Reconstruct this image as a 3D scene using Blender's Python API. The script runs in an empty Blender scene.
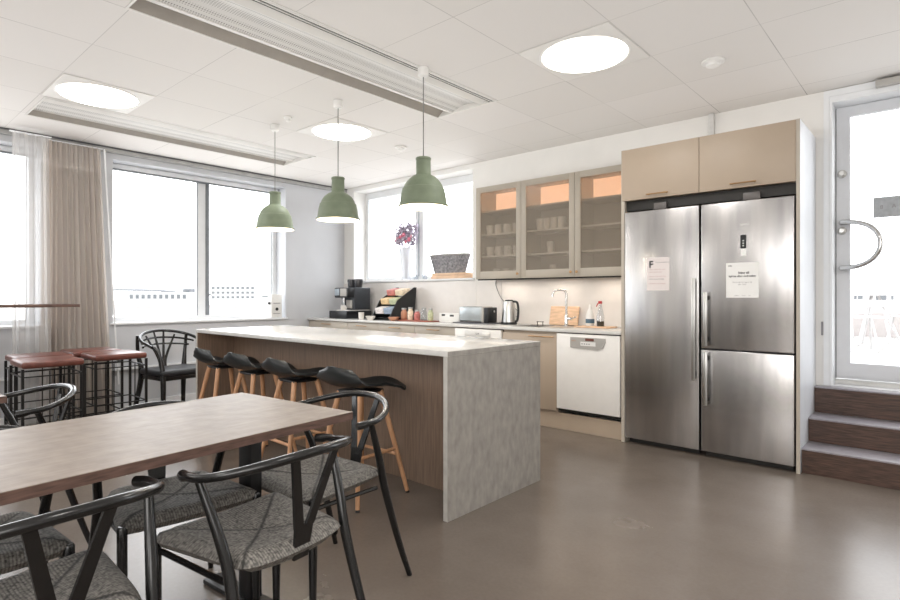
import bpy, bmesh, math, random
from mathutils import Vector, Matrix
random.seed(7)
PI = math.pi
COL = bpy.context.scene.collection

# ---------------------------------------------------------------- materials
def lin(c):
    return tuple(((v/255)/12.92 if v/255 <= .04045 else ((v/255+.055)/1.055)**2.4) for v in c)
MATS = {}
def nt_of(name):
    m = bpy.data.materials.new(name); m.use_nodes = True
    nt = m.node_tree
    for n in list(nt.nodes): nt.nodes.remove(n)
    out = nt.nodes.new('ShaderNodeOutputMaterial')
    MATS[name] = m
    return m, nt, out
def N(nt, t, **kw):
    n = nt.nodes.new(t)
    for k, v in kw.items(): setattr(n, k, v)
    return n
def mat(name, c, rough=.5, metal=0, amt=.06, scale=12, stretch=(1,1,1), bump=0, bscale=None, spec=.5, coat=0, emis=None, estr=0, c2=None, alpha=1, detail=4):
    m, nt, out = nt_of(name)
    p = N(nt, 'ShaderNodeBsdfPrincipled')
    nt.links.new(p.outputs[0], out.inputs[0])
    base = lin(c)
    tc = N(nt, 'ShaderNodeTexCoord'); mp = N(nt, 'ShaderNodeMapping')
    mp.inputs['Scale'].default_value = stretch
    nt.links.new(tc.outputs['Object'], mp.inputs[0])
    ns = N(nt, 'ShaderNodeTexNoise'); ns.inputs['Scale'].default_value = scale; ns.inputs['Detail'].default_value = detail
    nt.links.new(mp.outputs[0], ns.inputs['Vector'])
    cr = N(nt, 'ShaderNodeValToRGB')
    a = tuple(max(0, v*(1-amt*2)) for v in base); b = tuple(min(1, v*(1+amt*2)) for v in base) if c2 is None else lin(c2)
    cr.color_ramp.elements[0].position = .3; cr.color_ramp.elements[1].position = .7
    cr.color_ramp.elements[0].color = (*a, 1); cr.color_ramp.elements[1].color = (*b, 1)
    nt.links.new(ns.outputs[0], cr.inputs[0]); nt.links.new(cr.outputs[0], p.inputs['Base Color'])
    p.inputs['Roughness'].default_value = rough; p.inputs['Metallic'].default_value = metal
    p.inputs['Specular IOR Level'].default_value = spec; p.inputs['Coat Weight'].default_value = coat
    p.inputs['Coat Roughness'].default_value = .1
    if alpha < 1: p.inputs['Alpha'].default_value = alpha
    if bump:
        nb = ns
        if bscale:
            nb = N(nt, 'ShaderNodeTexNoise'); nb.inputs['Scale'].default_value = bscale; nb.inputs['Detail'].default_value = 3
            nt.links.new(mp.outputs[0], nb.inputs['Vector'])
        bp = N(nt, 'ShaderNodeBump'); bp.inputs['Strength'].default_value = bump; bp.inputs['Distance'].default_value = .01
        nt.links.new(nb.outputs[0], bp.inputs['Height']); nt.links.new(bp.outputs[0], p.inputs['Normal'])
    if emis:
        p.inputs['Emission Color'].default_value = (*lin(emis), 1); p.inputs['Emission Strength'].default_value = estr
    return m
def math_n(nt, op, a, b=None, c=None):
    n = N(nt, 'ShaderNodeMath', operation=op)
    for i, v in enumerate((a, b, c)):
        if v is None: continue
        if isinstance(v, (int, float)): n.inputs[i].default_value = v
        else: nt.links.new(v, n.inputs[i])
    return n.outputs[0]

M = {}
M['wall'] = mat('wall_paint', (232,231,228), .75, amt=.015, scale=3)
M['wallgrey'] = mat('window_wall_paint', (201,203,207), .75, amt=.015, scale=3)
M['frame'] = mat('window_frame_white', (232,234,236), .4, amt=.01)
M['gasket'] = mat('dark_gasket', (120,125,130), .6)
M['black_slot'] = mat('black_slot', (22,21,20), .6)
M['conc'] = mat('island_concrete_laminate', (162,158,152), .45, amt=.085, scale=22, stretch=(1.1,1.1,.6), detail=14, bump=.03)
M['wood_dark'] = mat('island_brown_wood', (136,115,99), .45, amt=.10, scale=10, stretch=(8,8,.5), detail=8)
M['stone'] = mat('white_worktop', (214,213,210), .16, amt=.02, scale=30)
M['stone_edge'] = mat('worktop_edge', (190,187,181), .4, amt=.04, scale=30)
M['beige'] = mat('beige_cabinet_front', (178,162,144), .45, amt=.02, scale=3)
M['beige_light'] = mat('pale_beige_cabinet', (186,178,166), .45, amt=.02, scale=3)
M['beige_frame'] = mat('greige_frame', (176,168,155), .45, amt=.02, scale=3)
M['white_gloss'] = mat('white_enamel', (236,234,230), .3, amt=.01)
M['white_panel'] = mat('white_side_panel', (226,230,236), .35, amt=.01)
M['panelgrey'] = mat('grey_control_panel', (172,169,164), .4, amt=.02)
M['gap'] = mat('dark_infill', (38,36,33), .6)
M['brass'] = mat('brass_handle', (176,140,100), .35, .6, amt=.03)
M['chrome'] = mat('chrome', (205,205,205), .14, 1, amt=.01)
M['steel'] = mat('brushed_steel_handle', (196,196,194), .3, 1, amt=.02)
M['black_lacquer'] = mat('black_chair_lacquer', (15,15,16), .25, amt=.1, spec=.5, coat=.25)
M['black_shell'] = mat('black_stool_shell', (33,36,37), .42, amt=.08, spec=.5)
M['black_metal'] = mat('black_metal_frame', (28,27,28), .4, .2, amt=.05)
M['black_plastic'] = mat('black_plastic', (24,26,29), .32, amt=.05)
M['charcoal'] = mat('charcoal_plastic', (52,56,62), .4, amt=.05)
M['leather_red'] = mat('red_brown_leather', (106,62,53), .33, amt=.14, scale=14, bump=.05)
M['leather_black'] = mat('black_leather_seat', (48,50,54), .45, amt=.08)
M['beech'] = mat('beech_wood', (206,158,120), .45, amt=.10, scale=9, stretch=(4,4,.8))
M['oak_tray'] = mat('light_wood', (222,190,160), .5, amt=.08, scale=14, stretch=(1,6,6))
M['oak_board'] = mat('oak_board', (218,184,152), .5, amt=.1, scale=10, stretch=(1,1,7))
M['green'] = mat('sage_green_rubber', (124,136,114), .55, amt=.04, scale=20)
M['lamp_in'] = mat('lamp_inside_white', (250,246,236), .5, amt=.0, emis=(255,238,214), estr=.9)
M['bulb'] = mat('glowing_bulb', (255,245,230), .4, amt=0, emis=(255,236,205), estr=9)
M['cord'] = mat('grey_cord', (120,120,118), .6)
M['plastic_w'] = mat('white_plastic', (228,227,224), .45, amt=.01)
M['lightpanel'] = mat('light_diffuser', (255,252,248), .4, amt=0, emis=(255,250,243), estr=5)
M['beam_white'] = mat('beam_white_metal', (222,220,216), .45, amt=.01)
M['beam_shade'] = mat('beam_side_shade', (150,144,136), .5, amt=.03)  # white metal darkened to taupe, shade of the slanted side put into colour
M['stair_wood'] = mat('dark_stair_wood', (76,56,47), .4, amt=.30, scale=9, stretch=(1.2,3,16), detail=9, bump=.05)
M['tread'] = mat('grey_tread', (150,146,152), .35, amt=.05, scale=40)
M['paper'] = mat('paper_white', (238,238,236), .7, amt=.01)
M['paper_pink'] = mat('paper_pinkish', (224,216,214), .7, amt=.01)
M['ink'] = mat('black_ink', (40,40,42), .7)
M['ink_grey'] = mat('grey_ink', (150,148,150), .7)
M['ink_pink'] = mat('pink_ink', (196,170,170), .7)
M['cup'] = mat('white_china', (232,228,222), .3, amt=.02)
M['copper'] = mat('copper', (204,150,122), .35, .5)
M['red'] = mat('red_plastic', (180,40,44), .4)
M['blue'] = mat('blue_label', (70,100,120), .5)
M['darkliquid'] = mat('dark_soap', (50,44,30), .3)
M['wicker'] = mat('grey_wicker', (150,149,153), .7, amt=.22, scale=40, bump=.4)
M['leafgrey'] = mat('dried_foliage', (176,168,184), .8, amt=.3, scale=50)
M['pink'] = mat('pink_petals', (226,132,154), .7, amt=.2, scale=50)
M['pinkpale'] = mat('pale_petals', (222,178,192), .7, amt=.15, scale=50)
M['ext_white'] = mat('outdoor_pale_render', (150,150,150), .8, amt=.03)
M['ext_ground'] = mat('outdoor_pale_ground', (205,202,198), .9, amt=.05, scale=.05)
M['ext_pink'] = mat('outdoor_pinkish_roof', (158,152,150), .9, amt=.03)
M['ext_grey'] = mat('outdoor_grey', (104,106,110), .8)
M['ext_dark'] = mat('outdoor_window_glass', (74,78,82), .3)
M['ext_furn'] = mat('outdoor_white_furniture', (184,182,182), .6)
M['peach'] = mat('peach_painted_glow', (252,216,188), .6, amt=.05, scale=30, emis=(255,206,172), estr=1.1)  # emission imitates warm light falling on the cabinet back
M['cab_in'] = mat('cabinet_interior', (186,172,156), .6, amt=.02)
M['lid'] = mat('silver_lid', (190,190,190), .3, .8)
for nm, c in (('box_red',(196,124,118)),('box_cream',(232,214,190)),('box_green',(190,196,160)),('box_blue',(150,166,186)),('box_white',(228,222,220)),('box_yellow',(224,196,150))):
    M[nm] = mat('carton_'+nm, c, .6, amt=.12, scale=40)

def mat_glass(name, tint=(1,1,1), gloss=1.45, rough=0.0, minmix=0.0):
    m, nt, out = nt_of(name)
    tr = N(nt, 'ShaderNodeBsdfTransparent'); tr.inputs[0].default_value = (*tint, 1)
    gl = N(nt, 'ShaderNodeBsdfGlossy'); gl.inputs['Roughness'].default_value = rough
    lw = N(nt, 'ShaderNodeLayerWeight'); lw.inputs[0].default_value = .5
    fres = math_n(nt, 'ADD', math_n(nt, 'MULTIPLY', math_n(nt, 'POWER', lw.outputs['Facing'], 5), .7), .035)
    mx = N(nt, 'ShaderNodeMixShader')
    nt.links.new(math_n(nt, 'ADD', fres, minmix), mx.inputs[0]); nt.links.new(tr.outputs[0], mx.inputs[1]); nt.links.new(gl.outputs[0], mx.inputs[2])
    nt.links.new(mx.outputs[0], out.inputs[0])
    return m
M['glass'] = mat_glass('window_glass')
M['vaseglass'] = mat_glass('vase_glass', (.86,.88,.9), 1.5, .02, .08)
def mat_sheer(name, c, trans, warm=None):
    m, nt, out = nt_of(name)
    tr = N(nt, 'ShaderNodeBsdfTransparent')
    df = N(nt, 'ShaderNodeBsdfDiffuse'); tl = N(nt, 'ShaderNodeBsdfTranslucent')
    tc = N(nt, 'ShaderNodeTexCoord'); wv = N(nt, 'ShaderNodeTexNoise'); mp = N(nt, 'ShaderNodeMapping')
    mp.inputs['Scale'].default_value = (1, 60, .4); nt.links.new(tc.outputs['Object'], mp.inputs[0]); nt.links.new(mp.outputs[0], wv.inputs['Vector'])
    cr = N(nt, 'ShaderNodeValToRGB'); b = lin(c)
    cr.color_ramp.elements[0].color = (*[v*.86 for v in b], 1); cr.color_ramp.elements[1].color = (*[min(1,v*1.1) for v in b], 1)
    nt.links.new(wv.outputs[0], cr.inputs[0])
    for s in (df, tl): nt.links.new(cr.outputs[0], s.inputs[0])
    m1 = N(nt, 'ShaderNodeMixShader'); m1.inputs[0].default_value = .5
    nt.links.new(df.outputs[0], m1.inputs[1]); nt.links.new(tl.outputs[0], m1.inputs[2])
    m2 = N(nt, 'ShaderNodeMixShader'); m2.inputs[0].default_value = 1-trans
    nt.links.new(tr.outputs[0], m2.inputs[1]); nt.links.new(m1.outputs[0], m2.inputs[2])
    nt.links.new(m2.outputs[0], out.inputs[0])
    return m
M['milkglass'] = mat_sheer('pale_glass', (236,238,240), .45)
M['curtain'] = mat_sheer('linen_curtain', (222,214,207), .2)
M['sheer'] = mat_sheer('sheer_curtain', (226,224,222), .5)
# frosted cabinet glass
def mat_frost():
    m, nt, out = nt_of('patterned_cabinet_glass')
    tr = N(nt, 'ShaderNodeBsdfTransparent'); tr.inputs[0].default_value = (.93,.91,.88,1)
    p = N(nt, 'ShaderNodeBsdfPrincipled'); p.inputs['Base Color'].default_value = (*lin((170,160,146)),1); p.inputs['Roughness'].default_value = .18
    tc = N(nt, 'ShaderNodeTexCoord'); mp = N(nt, 'ShaderNodeMapping'); mp.inputs['Scale'].default_value = (22, 1, 34)
    nz = N(nt, 'ShaderNodeTexNoise'); nz.inputs['Scale'].default_value = 1.2
    nt.links.new(tc.outputs['Object'], mp.inputs[0]); nt.links.new(mp.outputs[0], nz.inputs['Vector'])
    bp = N(nt, 'ShaderNodeBump'); bp.inputs['Strength'].default_value = .25; bp.inputs['Distance'].default_value = .01
    nt.links.new(nz.outputs[0], bp.inputs['Height']); nt.links.new(bp.outputs[0], p.inputs['Normal'])
    mx = N(nt, 'ShaderNodeMixShader'); mx.inputs[0].default_value = .30
    nt.links.new(tr.outputs[0], mx.inputs[1]); nt.links.new(p.outputs[0], mx.inputs[2]); nt.links.new(mx.outputs[0], out.inputs[0])
    return m
M['frost'] = mat_frost()
# polished concrete floor
def mat_floor():
    m, nt, out = nt_of('polished_concrete_floor')
    p = N(nt, 'ShaderNodeBsdfPrincipled'); nt.links.new(p.outputs[0], out.inputs[0])
    tc = N(nt, 'ShaderNodeTexCoord')
    n1 = N(nt, 'ShaderNodeTexNoise'); n1.inputs['Scale'].default_value = 1.3; n1.inputs['Detail'].default_value = 8; n1.inputs['Roughness'].default_value = .6
    n2 = N(nt, 'ShaderNodeTexNoise'); n2.inputs['Scale'].default_value = 60; n2.inputs['Detail'].default_value = 3
    for n in (n1, n2): nt.links.new(tc.outputs['Object'], n.inputs['Vector'])
    cr = N(nt, 'ShaderNodeValToRGB')
    cr.color_ramp.elements[0].position = .3; cr.color_ramp.elements[0].color = (*lin((104,94,86)), 1)
    cr.color_ramp.elements[1].position = .72; cr.color_ramp.elements[1].color = (*lin((126,116,107)), 1)
    v = math_n(nt, 'ADD', math_n(nt, 'MULTIPLY', n1.outputs[0], .8), math_n(nt, 'MULTIPLY', n2.outputs[0], .2))
    nt.links.new(v, cr.inputs[0]); nt.links.new(cr.outputs[0], p.inputs['Base Color'])
    r = math_n(nt, 'ADD', math_n(nt, 'MULTIPLY', n1.outputs[0], .16), .17)
    nt.links.new(r, p.inputs['Roughness']); p.inputs['Specular IOR Level'].default_value = .55
    bp = N(nt, 'ShaderNodeBump'); bp.inputs['Strength'].default_value = .03; bp.inputs['Distance'].default_value = .01
    nt.links.new(n1.outputs[0], bp.inputs['Height']); nt.links.new(bp.outputs[0], p.inputs['Normal'])
    return m
M['floor'] = mat_floor()
def mat_ceiling():
    m, nt, out = nt_of('ceiling_tiles')
    p = N(nt, 'ShaderNodeBsdfPrincipled'); nt.links.new(p.outputs[0], out.inputs[0])
    tc = N(nt, 'ShaderNodeTexCoord'); sp = N(nt, 'ShaderNodeSeparateXYZ'); nt.links.new(tc.outputs['Object'], sp.inputs[0])
    def line(o, off, step, w):
        f = math_n(nt, 'FRACT', math_n(nt, 'DIVIDE', math_n(nt, 'SUBTRACT', o, off), step))
        d = math_n(nt, 'ABSOLUTE', math_n(nt, 'SUBTRACT', f, .5))
        return math_n(nt, 'GREATER_THAN', d, .5-w/step/2)
    lx = line(sp.outputs[0], -.765-.617*10, .617, .005)
    ly = line(sp.outputs[1], 1.072-.603*10, .603, .004)
    # each seam shows more in some places than in others
    nz = N(nt, 'ShaderNodeTexNoise'); nz.inputs['Scale'].default_value = 1.1; nt.links.new(tc.outputs['Object'], nz.inputs['Vector'])
    k = math_n(nt, 'MULTIPLY', math_n(nt, 'MAXIMUM', lx, ly), math_n(nt, 'MULTIPLY', math_n(nt, 'POWER', nz.outputs[0], 1.6), 1.25))
    tilev = N(nt, 'ShaderNodeTexWhiteNoise', noise_dimensions='2D'); cb = N(nt, 'ShaderNodeCombineXYZ')
    nt.links.new(math_n(nt, 'FLOOR', math_n(nt, 'DIVIDE', math_n(nt, 'ADD', sp.outputs[0], .765+6.17), .617)), cb.inputs[0])
    nt.links.new(math_n(nt, 'FLOOR', math_n(nt, 'DIVIDE', math_n(nt, 'SUBTRACT', sp.outputs[1], 1.072-6.03), .603)), cb.inputs[1])
    nt.links.new(cb.outputs[0], tilev.inputs['Vector'])
    mx = N(nt, 'ShaderNodeMix', data_type='RGBA'); nt.links.new(k, mx.inputs[0])
    a = N(nt, 'ShaderNodeMix', data_type='RGBA'); nt.links.new(tilev.outputs[0], a.inputs[0])
    a.inputs[6].default_value = (*lin((216,213,209)), 1); a.inputs[7].default_value = (*lin((221,218,215)), 1)
    nt.links.new(a.outputs[2], mx.inputs[6]); mx.inputs[7].default_value = (*lin((120,118,114)), 1)
    nt.links.new(mx.outputs[2], p.inputs['Base Color']); p.inputs['Roughness'].default_value = .7
    return m
M['ceil'] = mat_ceiling()
def mat_perf():
    m, nt, out = nt_of('perforated_metal')
    p = N(nt, 'ShaderNodeBsdfPrincipled'); nt.links.new(p.outputs[0], out.inputs[0])
    tc = N(nt, 'ShaderNodeTexCoord'); v = N(nt, 'ShaderNodeTexVoronoi'); v.inputs['Scale'].default_value = 70; v.inputs['Randomness'].default_value = 0
    nt.links.new(tc.outputs['Object'], v.inputs['Vector'])
    cr = N(nt, 'ShaderNodeValToRGB'); cr.color_ramp.elements[0].position = .25; cr.color_ramp.elements[1].position = .4
    cr.color_ramp.elements[0].color = (*lin((140,138,135)), 1); cr.color_ramp.elements[1].color = (*lin((214,213,210)), 1)
    nt.links.new(v.outputs[0], cr.inputs[0]); nt.links.new(cr.outputs[0], p.inputs['Base Color']); p.inputs['Roughness'].default_value = .5
    return m
M['perf'] = mat_perf()
def mat_table():
    m, nt, out = nt_of('table_veneer')
    p = N(nt, 'ShaderNodeBsdfPrincipled'); nt.links.new(p.outputs[0], out.inputs[0])
    tc = N(nt, 'ShaderNodeTexCoord'); mp = N(nt, 'ShaderNodeMapping'); mp.inputs['Scale'].default_value = (60, 3, 3)
    nt.links.new(tc.outputs['Object'], mp.inputs[0])
    n1 = N(nt, 'ShaderNodeTexNoise'); n1.inputs['Scale'].default_value = 1.5; n1.inputs['Detail'].default_value = 8; nt.links.new(mp.outputs[0], n1.inputs['Vector'])
    n2 = N(nt, 'ShaderNodeTexNoise'); n2.inputs['Scale'].default_value = 16; n2.inputs['Detail'].default_value = 6; nt.links.new(tc.outputs['Object'], n2.inputs['Vector'])
    cr = N(nt, 'ShaderNodeValToRGB'); cr.color_ramp.elements[0].position = .33; cr.color_ramp.elements[1].position = .68
    cr.color_ramp.elements[0].color = (*lin((122,109,98)), 1); cr.color_ramp.elements[1].color = (*lin((150,136,124)), 1)
    nt.links.new(math_n(nt, 'ADD', math_n(nt, 'MULTIPLY', n1.outputs[0], .4), math_n(nt, 'MULTIPLY', n2.outputs[0], .6)), cr.inputs[0])
    nt.links.new(cr.outputs[0], p.inputs['Base Color']); p.inputs['Roughness'].default_value = .42; p.inputs['Specular IOR Level'].default_value = .32
    return m
M['table'] = mat_table()
M['table_edge'] = mat('table_edge_band', (98,76,68), .45, amt=.2, scale=14, stretch=(1,1,8))
def mat_steel():
    m, nt, out = nt_of('brushed_steel_door')
    p = N(nt, 'ShaderNodeBsdfPrincipled'); nt.links.new(p.outputs[0], out.inputs[0])
    tc = N(nt, 'ShaderNodeTexCoord'); mp = N(nt, 'ShaderNodeMapping'); mp.inputs['Scale'].default_value = (5, 5, .5)
    nt.links.new(tc.outputs['Object'], mp.inputs[0])
    n1 = N(nt, 'ShaderNodeTexNoise'); n1.inputs['Scale'].default_value = 1.4; n1.inputs['Detail'].default_value = 2; nt.links.new(mp.outputs[0], n1.inputs['Vector'])
    cr = N(nt, 'ShaderNodeValToRGB'); cr.color_ramp.elements[0].position = .35; cr.color_ramp.elements[1].position = .65
    cr.color_ramp.elements[0].color = (*lin((176,175,176)), 1); cr.color_ramp.elements[1].color = (*lin((206,204,203)), 1)
    nt.links.new(n1.outputs[0], cr.inputs[0]); nt.links.new(cr.outputs[0], p.inputs['Base Color'])
    p.inputs['Metallic'].default_value = 1; p.inputs['Roughness'].default_value = .27
    bp = N(nt, 'ShaderNodeBump'); bp.inputs['Strength'].default_value = .12; bp.inputs['Distance'].default_value = .02
    nt.links.new(n1.outputs[0], bp.inputs['Height']); nt.links.new(bp.outputs[0], p.inputs['Normal'])
    return m
M['steeldoor'] = mat_steel()
def mat_weave():
    m, nt, out = nt_of('woven_paper_cord')
    p = N(nt, 'ShaderNodeBsdfPrincipled'); nt.links.new(p.outputs[0], out.inputs[0])
    tc = N(nt, 'ShaderNodeTexCoord'); sp = N(nt, 'ShaderNodeSeparateXYZ'); nt.links.new(tc.outputs['Object'], sp.inputs[0])
    ax = math_n(nt, 'ABSOLUTE', math_n(nt, 'DIVIDE', sp.outputs[0], .215)); ay = math_n(nt, 'ABSOLUTE', math_n(nt, 'DIVIDE', sp.outputs[1], .2))
    side = math_n(nt, 'GREATER_THAN', ax, ay)
    nz = N(nt, 'ShaderNodeTexNoise'); nz.inputs['Scale'].default_value = 18; nt.links.new(tc.outputs['Object'], nz.inputs['Vector'])
    wob = math_n(nt, 'MULTIPLY', nz.outputs[0], .008)
    pos = math_n(nt, 'ADD', wob, math_n(nt, 'ADD', math_n(nt, 'MULTIPLY', side, sp.outputs[1]), math_n(nt, 'MULTIPLY', math_n(nt, 'SUBTRACT', 1, side), sp.outputs[0])))
    w = math_n(nt, 'ABSOLUTE', math_n(nt, 'SINE', math_n(nt, 'MULTIPLY', pos, PI/.0085)))
    n2 = N(nt, 'ShaderNodeTexNoise'); n2.inputs['Scale'].default_value = 110; n2.inputs['Detail'].default_value = 2; nt.links.new(tc.outputs['Object'], n2.inputs['Vector'])
    h = math_n(nt, 'MULTIPLY', math_n(nt, 'ADD', math_n(nt, 'MULTIPLY', w, .45), .45), math_n(nt, 'SUBTRACT', math_n(nt, 'MULTIPLY', n2.outputs[0], 2.2), .3))
    crease = math_n(nt, 'SUBTRACT', 1, math_n(nt, 'MINIMUM', 1, math_n(nt, 'MULTIPLY', math_n(nt, 'ABSOLUTE', math_n(nt, 'SUBTRACT', ax, ay)), 16)))
    cr = N(nt, 'ShaderNodeValToRGB'); cr.color_ramp.elements[0].position = .15; cr.color_ramp.elements[1].position = .95
    cr.color_ramp.elements[0].color = (*lin((50,49,47)), 1); cr.color_ramp.elements[1].color = (*lin((146,142,136)), 1)
    nt.links.new(math_n(nt, 'MULTIPLY', h, math_n(nt, 'SUBTRACT', 1, math_n(nt, 'MULTIPLY', crease, .8))), cr.inputs[0])
    nt.links.new(cr.outputs[0], p.inputs['Base Color']); p.inputs['Roughness'].default_value = .75
    bp = N(nt, 'ShaderNodeBump'); bp.inputs['Strength'].default_value = .5; bp.inputs['Distance'].default_value = .003
    nt.links.new(h, bp.inputs['Height']); nt.links.new(bp.outputs[0], p.inputs['Normal'])
    return m
M['weave'] = mat_weave()
def mat_tile(name, c, line, step):
    m, nt, out = nt_of(name)
    p = N(nt, 'ShaderNodeBsdfPrincipled'); nt.links.new(p.outputs[0], out.inputs[0])
    tc = N(nt, 'ShaderNodeTexCoord'); br = N(nt, 'ShaderNodeTexBrick')
    br.inputs['Scale'].default_value = 1; br.inputs['Brick Width'].default_value = step; br.inputs['Row Height'].default_value = step*.5
    br.inputs['Mortar Size'].default_value = .008
    br.inputs['Color1'].default_value = (*lin(c),1); br.inputs['Color2'].default_value = (*[v*.92 for v in lin(c)],1); br.inputs['Mortar'].default_value = (*lin(line),1)
    nt.links.new(tc.outputs['Object'], br.inputs['Vector']); nt.links.new(br.outputs[0], p.inputs['Base Color']); p.inputs['Roughness'].default_value = .8
    return m
M['pavers'] = mat_tile('terrace_pavers', (150,147,144), (104,102,100), .6)

# ---------------------------------------------------------------- geometry helpers
class MB:
    def __init__(s): s.bm = bmesh.new()
    def box(s, x0, x1, y0, y1, z0, z1, bev=0, seg=2, rot=None, piv=None):
        b = bmesh.new()
        bmesh.ops.create_cube(b, size=1)
        for v in b.verts:
            v.co = Vector(((x0+x1)/2+v.co.x*(x1-x0), (y0+y1)/2+v.co.y*(y1-y0), (z0+z1)/2+v.co.z*(z1-z0)))
        if bev: bmesh.ops.bevel(b, geom=b.edges[:], offset=bev, segments=seg, affect='EDGES', profile=.5)
        if rot is not None:
            pv = Vector(piv) if piv is not None else Vector(((x0+x1)/2, (y0+y1)/2, (z0+z1)/2))
            for v in b.verts: v.co = rot @ (v.co-pv) + pv
        s._merge(b); return s
    def _merge(s, b):
        me = bpy.data.meshes.new('t'); b.to_mesh(me); b.free(); s.bm.from_mesh(me); bpy.data.meshes.remove(me)
    def tube(s, pts, r, seg=10, flat=None, up=None, cap=True, smooth=0):
        """sweep an ellipse (r or list of r; flat scales the second axis) along pts"""
        pts = [Vector(p) for p in pts]
        rs = list(r) if isinstance(r, (list, tuple)) else [r]*len(pts)
        if smooth:
            P, R = [], []
            n = len(pts)
            for i in range(n-1):
                p0, p1, p2, p3 = pts[max(0,i-1)], pts[i], pts[i+1], pts[min(n-1,i+2)]
                for k in range(smooth):
                    t = k/smooth
                    P.append(.5*((2*p1)+(-p0+p2)*t+(2*p0-5*p1+4*p2-p3)*t*t+(-p0+3*p1-3*p2+p3)*t**3))
                    R.append(rs[i]*(1-t)+rs[i+1]*t)
            P.append(pts[-1]); R.append(rs[-1]); pts, rs = P, R
        n = len(pts)
        tan = [(pts[min(n-1,i+1)]-pts[max(0,i-1)]).normalized() for i in range(n)]
        ref = Vector(up) if up is not None else (Vector((0,0,1)) if abs(tan[0].z) < .9 else Vector((1,0,0)))
        rings = []
        for i in range(n):
            a = ref - tan[i]*ref.dot(tan[i])
            if a.length < 1e-5: a = tan[i].orthogonal()
            a.normalize()
            if up is None: ref = a
            b = tan[i].cross(a)
            f = flat if flat is not None else 1
            rings.append([s.bm.verts.new(pts[i]+a*math.cos(2*PI*k/seg)*rs[i]*f+b*math.sin(2*PI*k/seg)*rs[i]) for k in range(seg)])
        for i in range(n-1):
            for k in range(seg):
                s.bm.faces.new((rings[i][k], rings[i][(k+1)%seg], rings[i+1][(k+1)%seg], rings[i+1][k]))
        if cap:
            s.bm.faces.new(rings[0][::-1]); s.bm.faces.new(rings[-1])
        return s
    def lathe(s, prof, c=(0,0,0), seg=32, cap0=False, cap1=False):
        rings = []
        for r, z in prof:
            rings.append([s.bm.verts.new((c[0]+r*math.cos(2*PI*k/seg), c[1]+r*math.sin(2*PI*k/seg), c[2]+z)) for k in range(seg)])
        for i in range(len(rings)-1):
            for k in range(seg):
                s.bm.faces.new((rings[i][k], rings[i][(k+1)%seg], rings[i+1][(k+1)%seg], rings[i+1][k]))
        if cap0: s.bm.faces.new(rings[0][::-1])
        if cap1: s.bm.faces.new(rings[-1])
        return s
    def grid(s, fn, nu, nv):
        vs = [[s.bm.verts.new(fn(i/nu, j/nv)) for i in range(nu+1)] for j in range(nv+1)]
        for j in range(nv):
            for i in range(nu):
                s.bm.faces.new((vs[j][i], vs[j][i+1], vs[j+1][i+1], vs[j+1][i]))
        return s
    def shell(s, fn, nu, nv, th):
        """grid with thickness th downwards along the normal"""
        b = bmesh.new()
        vs = [[b.verts.new(fn(i/nu, j/nv)) for i in range(nu+1)] for j in range(nv+1)]
        for j in range(nv):
            for i in range(nu): b.faces.new((vs[j][i], vs[j][i+1], vs[j+1][i+1], vs[j+1][i]))
        bmesh.ops.recalc_face_normals(b, faces=b.faces)
        bmesh.ops.solidify(b, geom=b.faces[:], thickness=th)
        s._merge(b); return s
    def prism(s, poly, axis, a, b_):
        """poly of 2D points extruded along axis ('x','y','z') from a to b_"""
        def P(u, v, w):
            return {'x': (w,u,v), 'y': (u,w,v), 'z': (u,v,w)}[axis]
        lo = [s.bm.verts.new(P(u,v,a)) for u,v in poly]; hi = [s.bm.verts.new(P(u,v,b_)) for u,v in poly]
        n = len(poly)
        s.bm.faces.new(lo[::-1]); s.bm.faces.new(hi)
        for i in range(n): s.bm.faces.new((lo[i], lo[(i+1)%n], hi[(i+1)%n], hi[i]))
        return s
    def sphere(s, c, r, seg=12, sc=(1,1,1)):
        b = bmesh.new(); bmesh.ops.create_uvsphere(b, u_segments=seg, v_segments=max(4,seg//2), radius=r)
        for v in b.verts: v.co = Vector((v.co.x*sc[0]+c[0], v.co.y*sc[1]+c[1], v.co.z*sc[2]+c[2]))
        s._merge(b); return s
    def build(s, name, m, parent=None, loc=None, rotz=0, angle=40, normals=True):
        if normals: bmesh.ops.recalc_face_normals(s.bm, faces=s.bm.faces)
        me = bpy.data.meshes.new(name); s.bm.to_mesh(me); s.bm.free()
        for p in me.polygons: p.use_smooth = True
        me.set_sharp_from_angle(angle=math.radians(angle))
        for mm in (m if isinstance(m, (list, tuple)) else [m]): me.materials.append(mm)
        o = bpy.data.objects.new(name, me); COL.objects.link(o)
        if parent is not None: o.parent = parent
        if loc is not None: o.location = loc
        o.rotation_euler.z = rotz
        return o
def box(name, m, x0, x1, y0, y1, z0, z1, parent=None, bev=0):
    return MB().box(x0,x1,y0,y1,z0,z1,bev).build(name, m, parent)
def tag(o, label, cat, group=None, kind=None):
    o['label'] = label; o['category'] = cat
    if group: o['group'] = group
    if kind: o['kind'] = kind
    return o
def thing(name, label, cat, loc=(0,0,0), rotz=0, group=None):
    o = bpy.data.objects.new(name, None); COL.objects.link(o)
    o.empty_display_size = .1
    o.location = loc; o.rotation_euler = (0,0,rotz)
    return tag(o, label, cat, group)
def struct(o):
    o['kind'] = 'structure'; return o
def dup(root, loc, rotz, label):
    r = root.copy(); COL.objects.link(r); r.location = loc; r.rotation_euler = (0,0,rotz); r['label'] = label
    for ch in list(root.children):
        c = ch.copy(); COL.objects.link(c); c.parent = r
        for g in list(ch.children):
            d = g.copy(); COL.objects.link(d); d.parent = c
    return r
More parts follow.
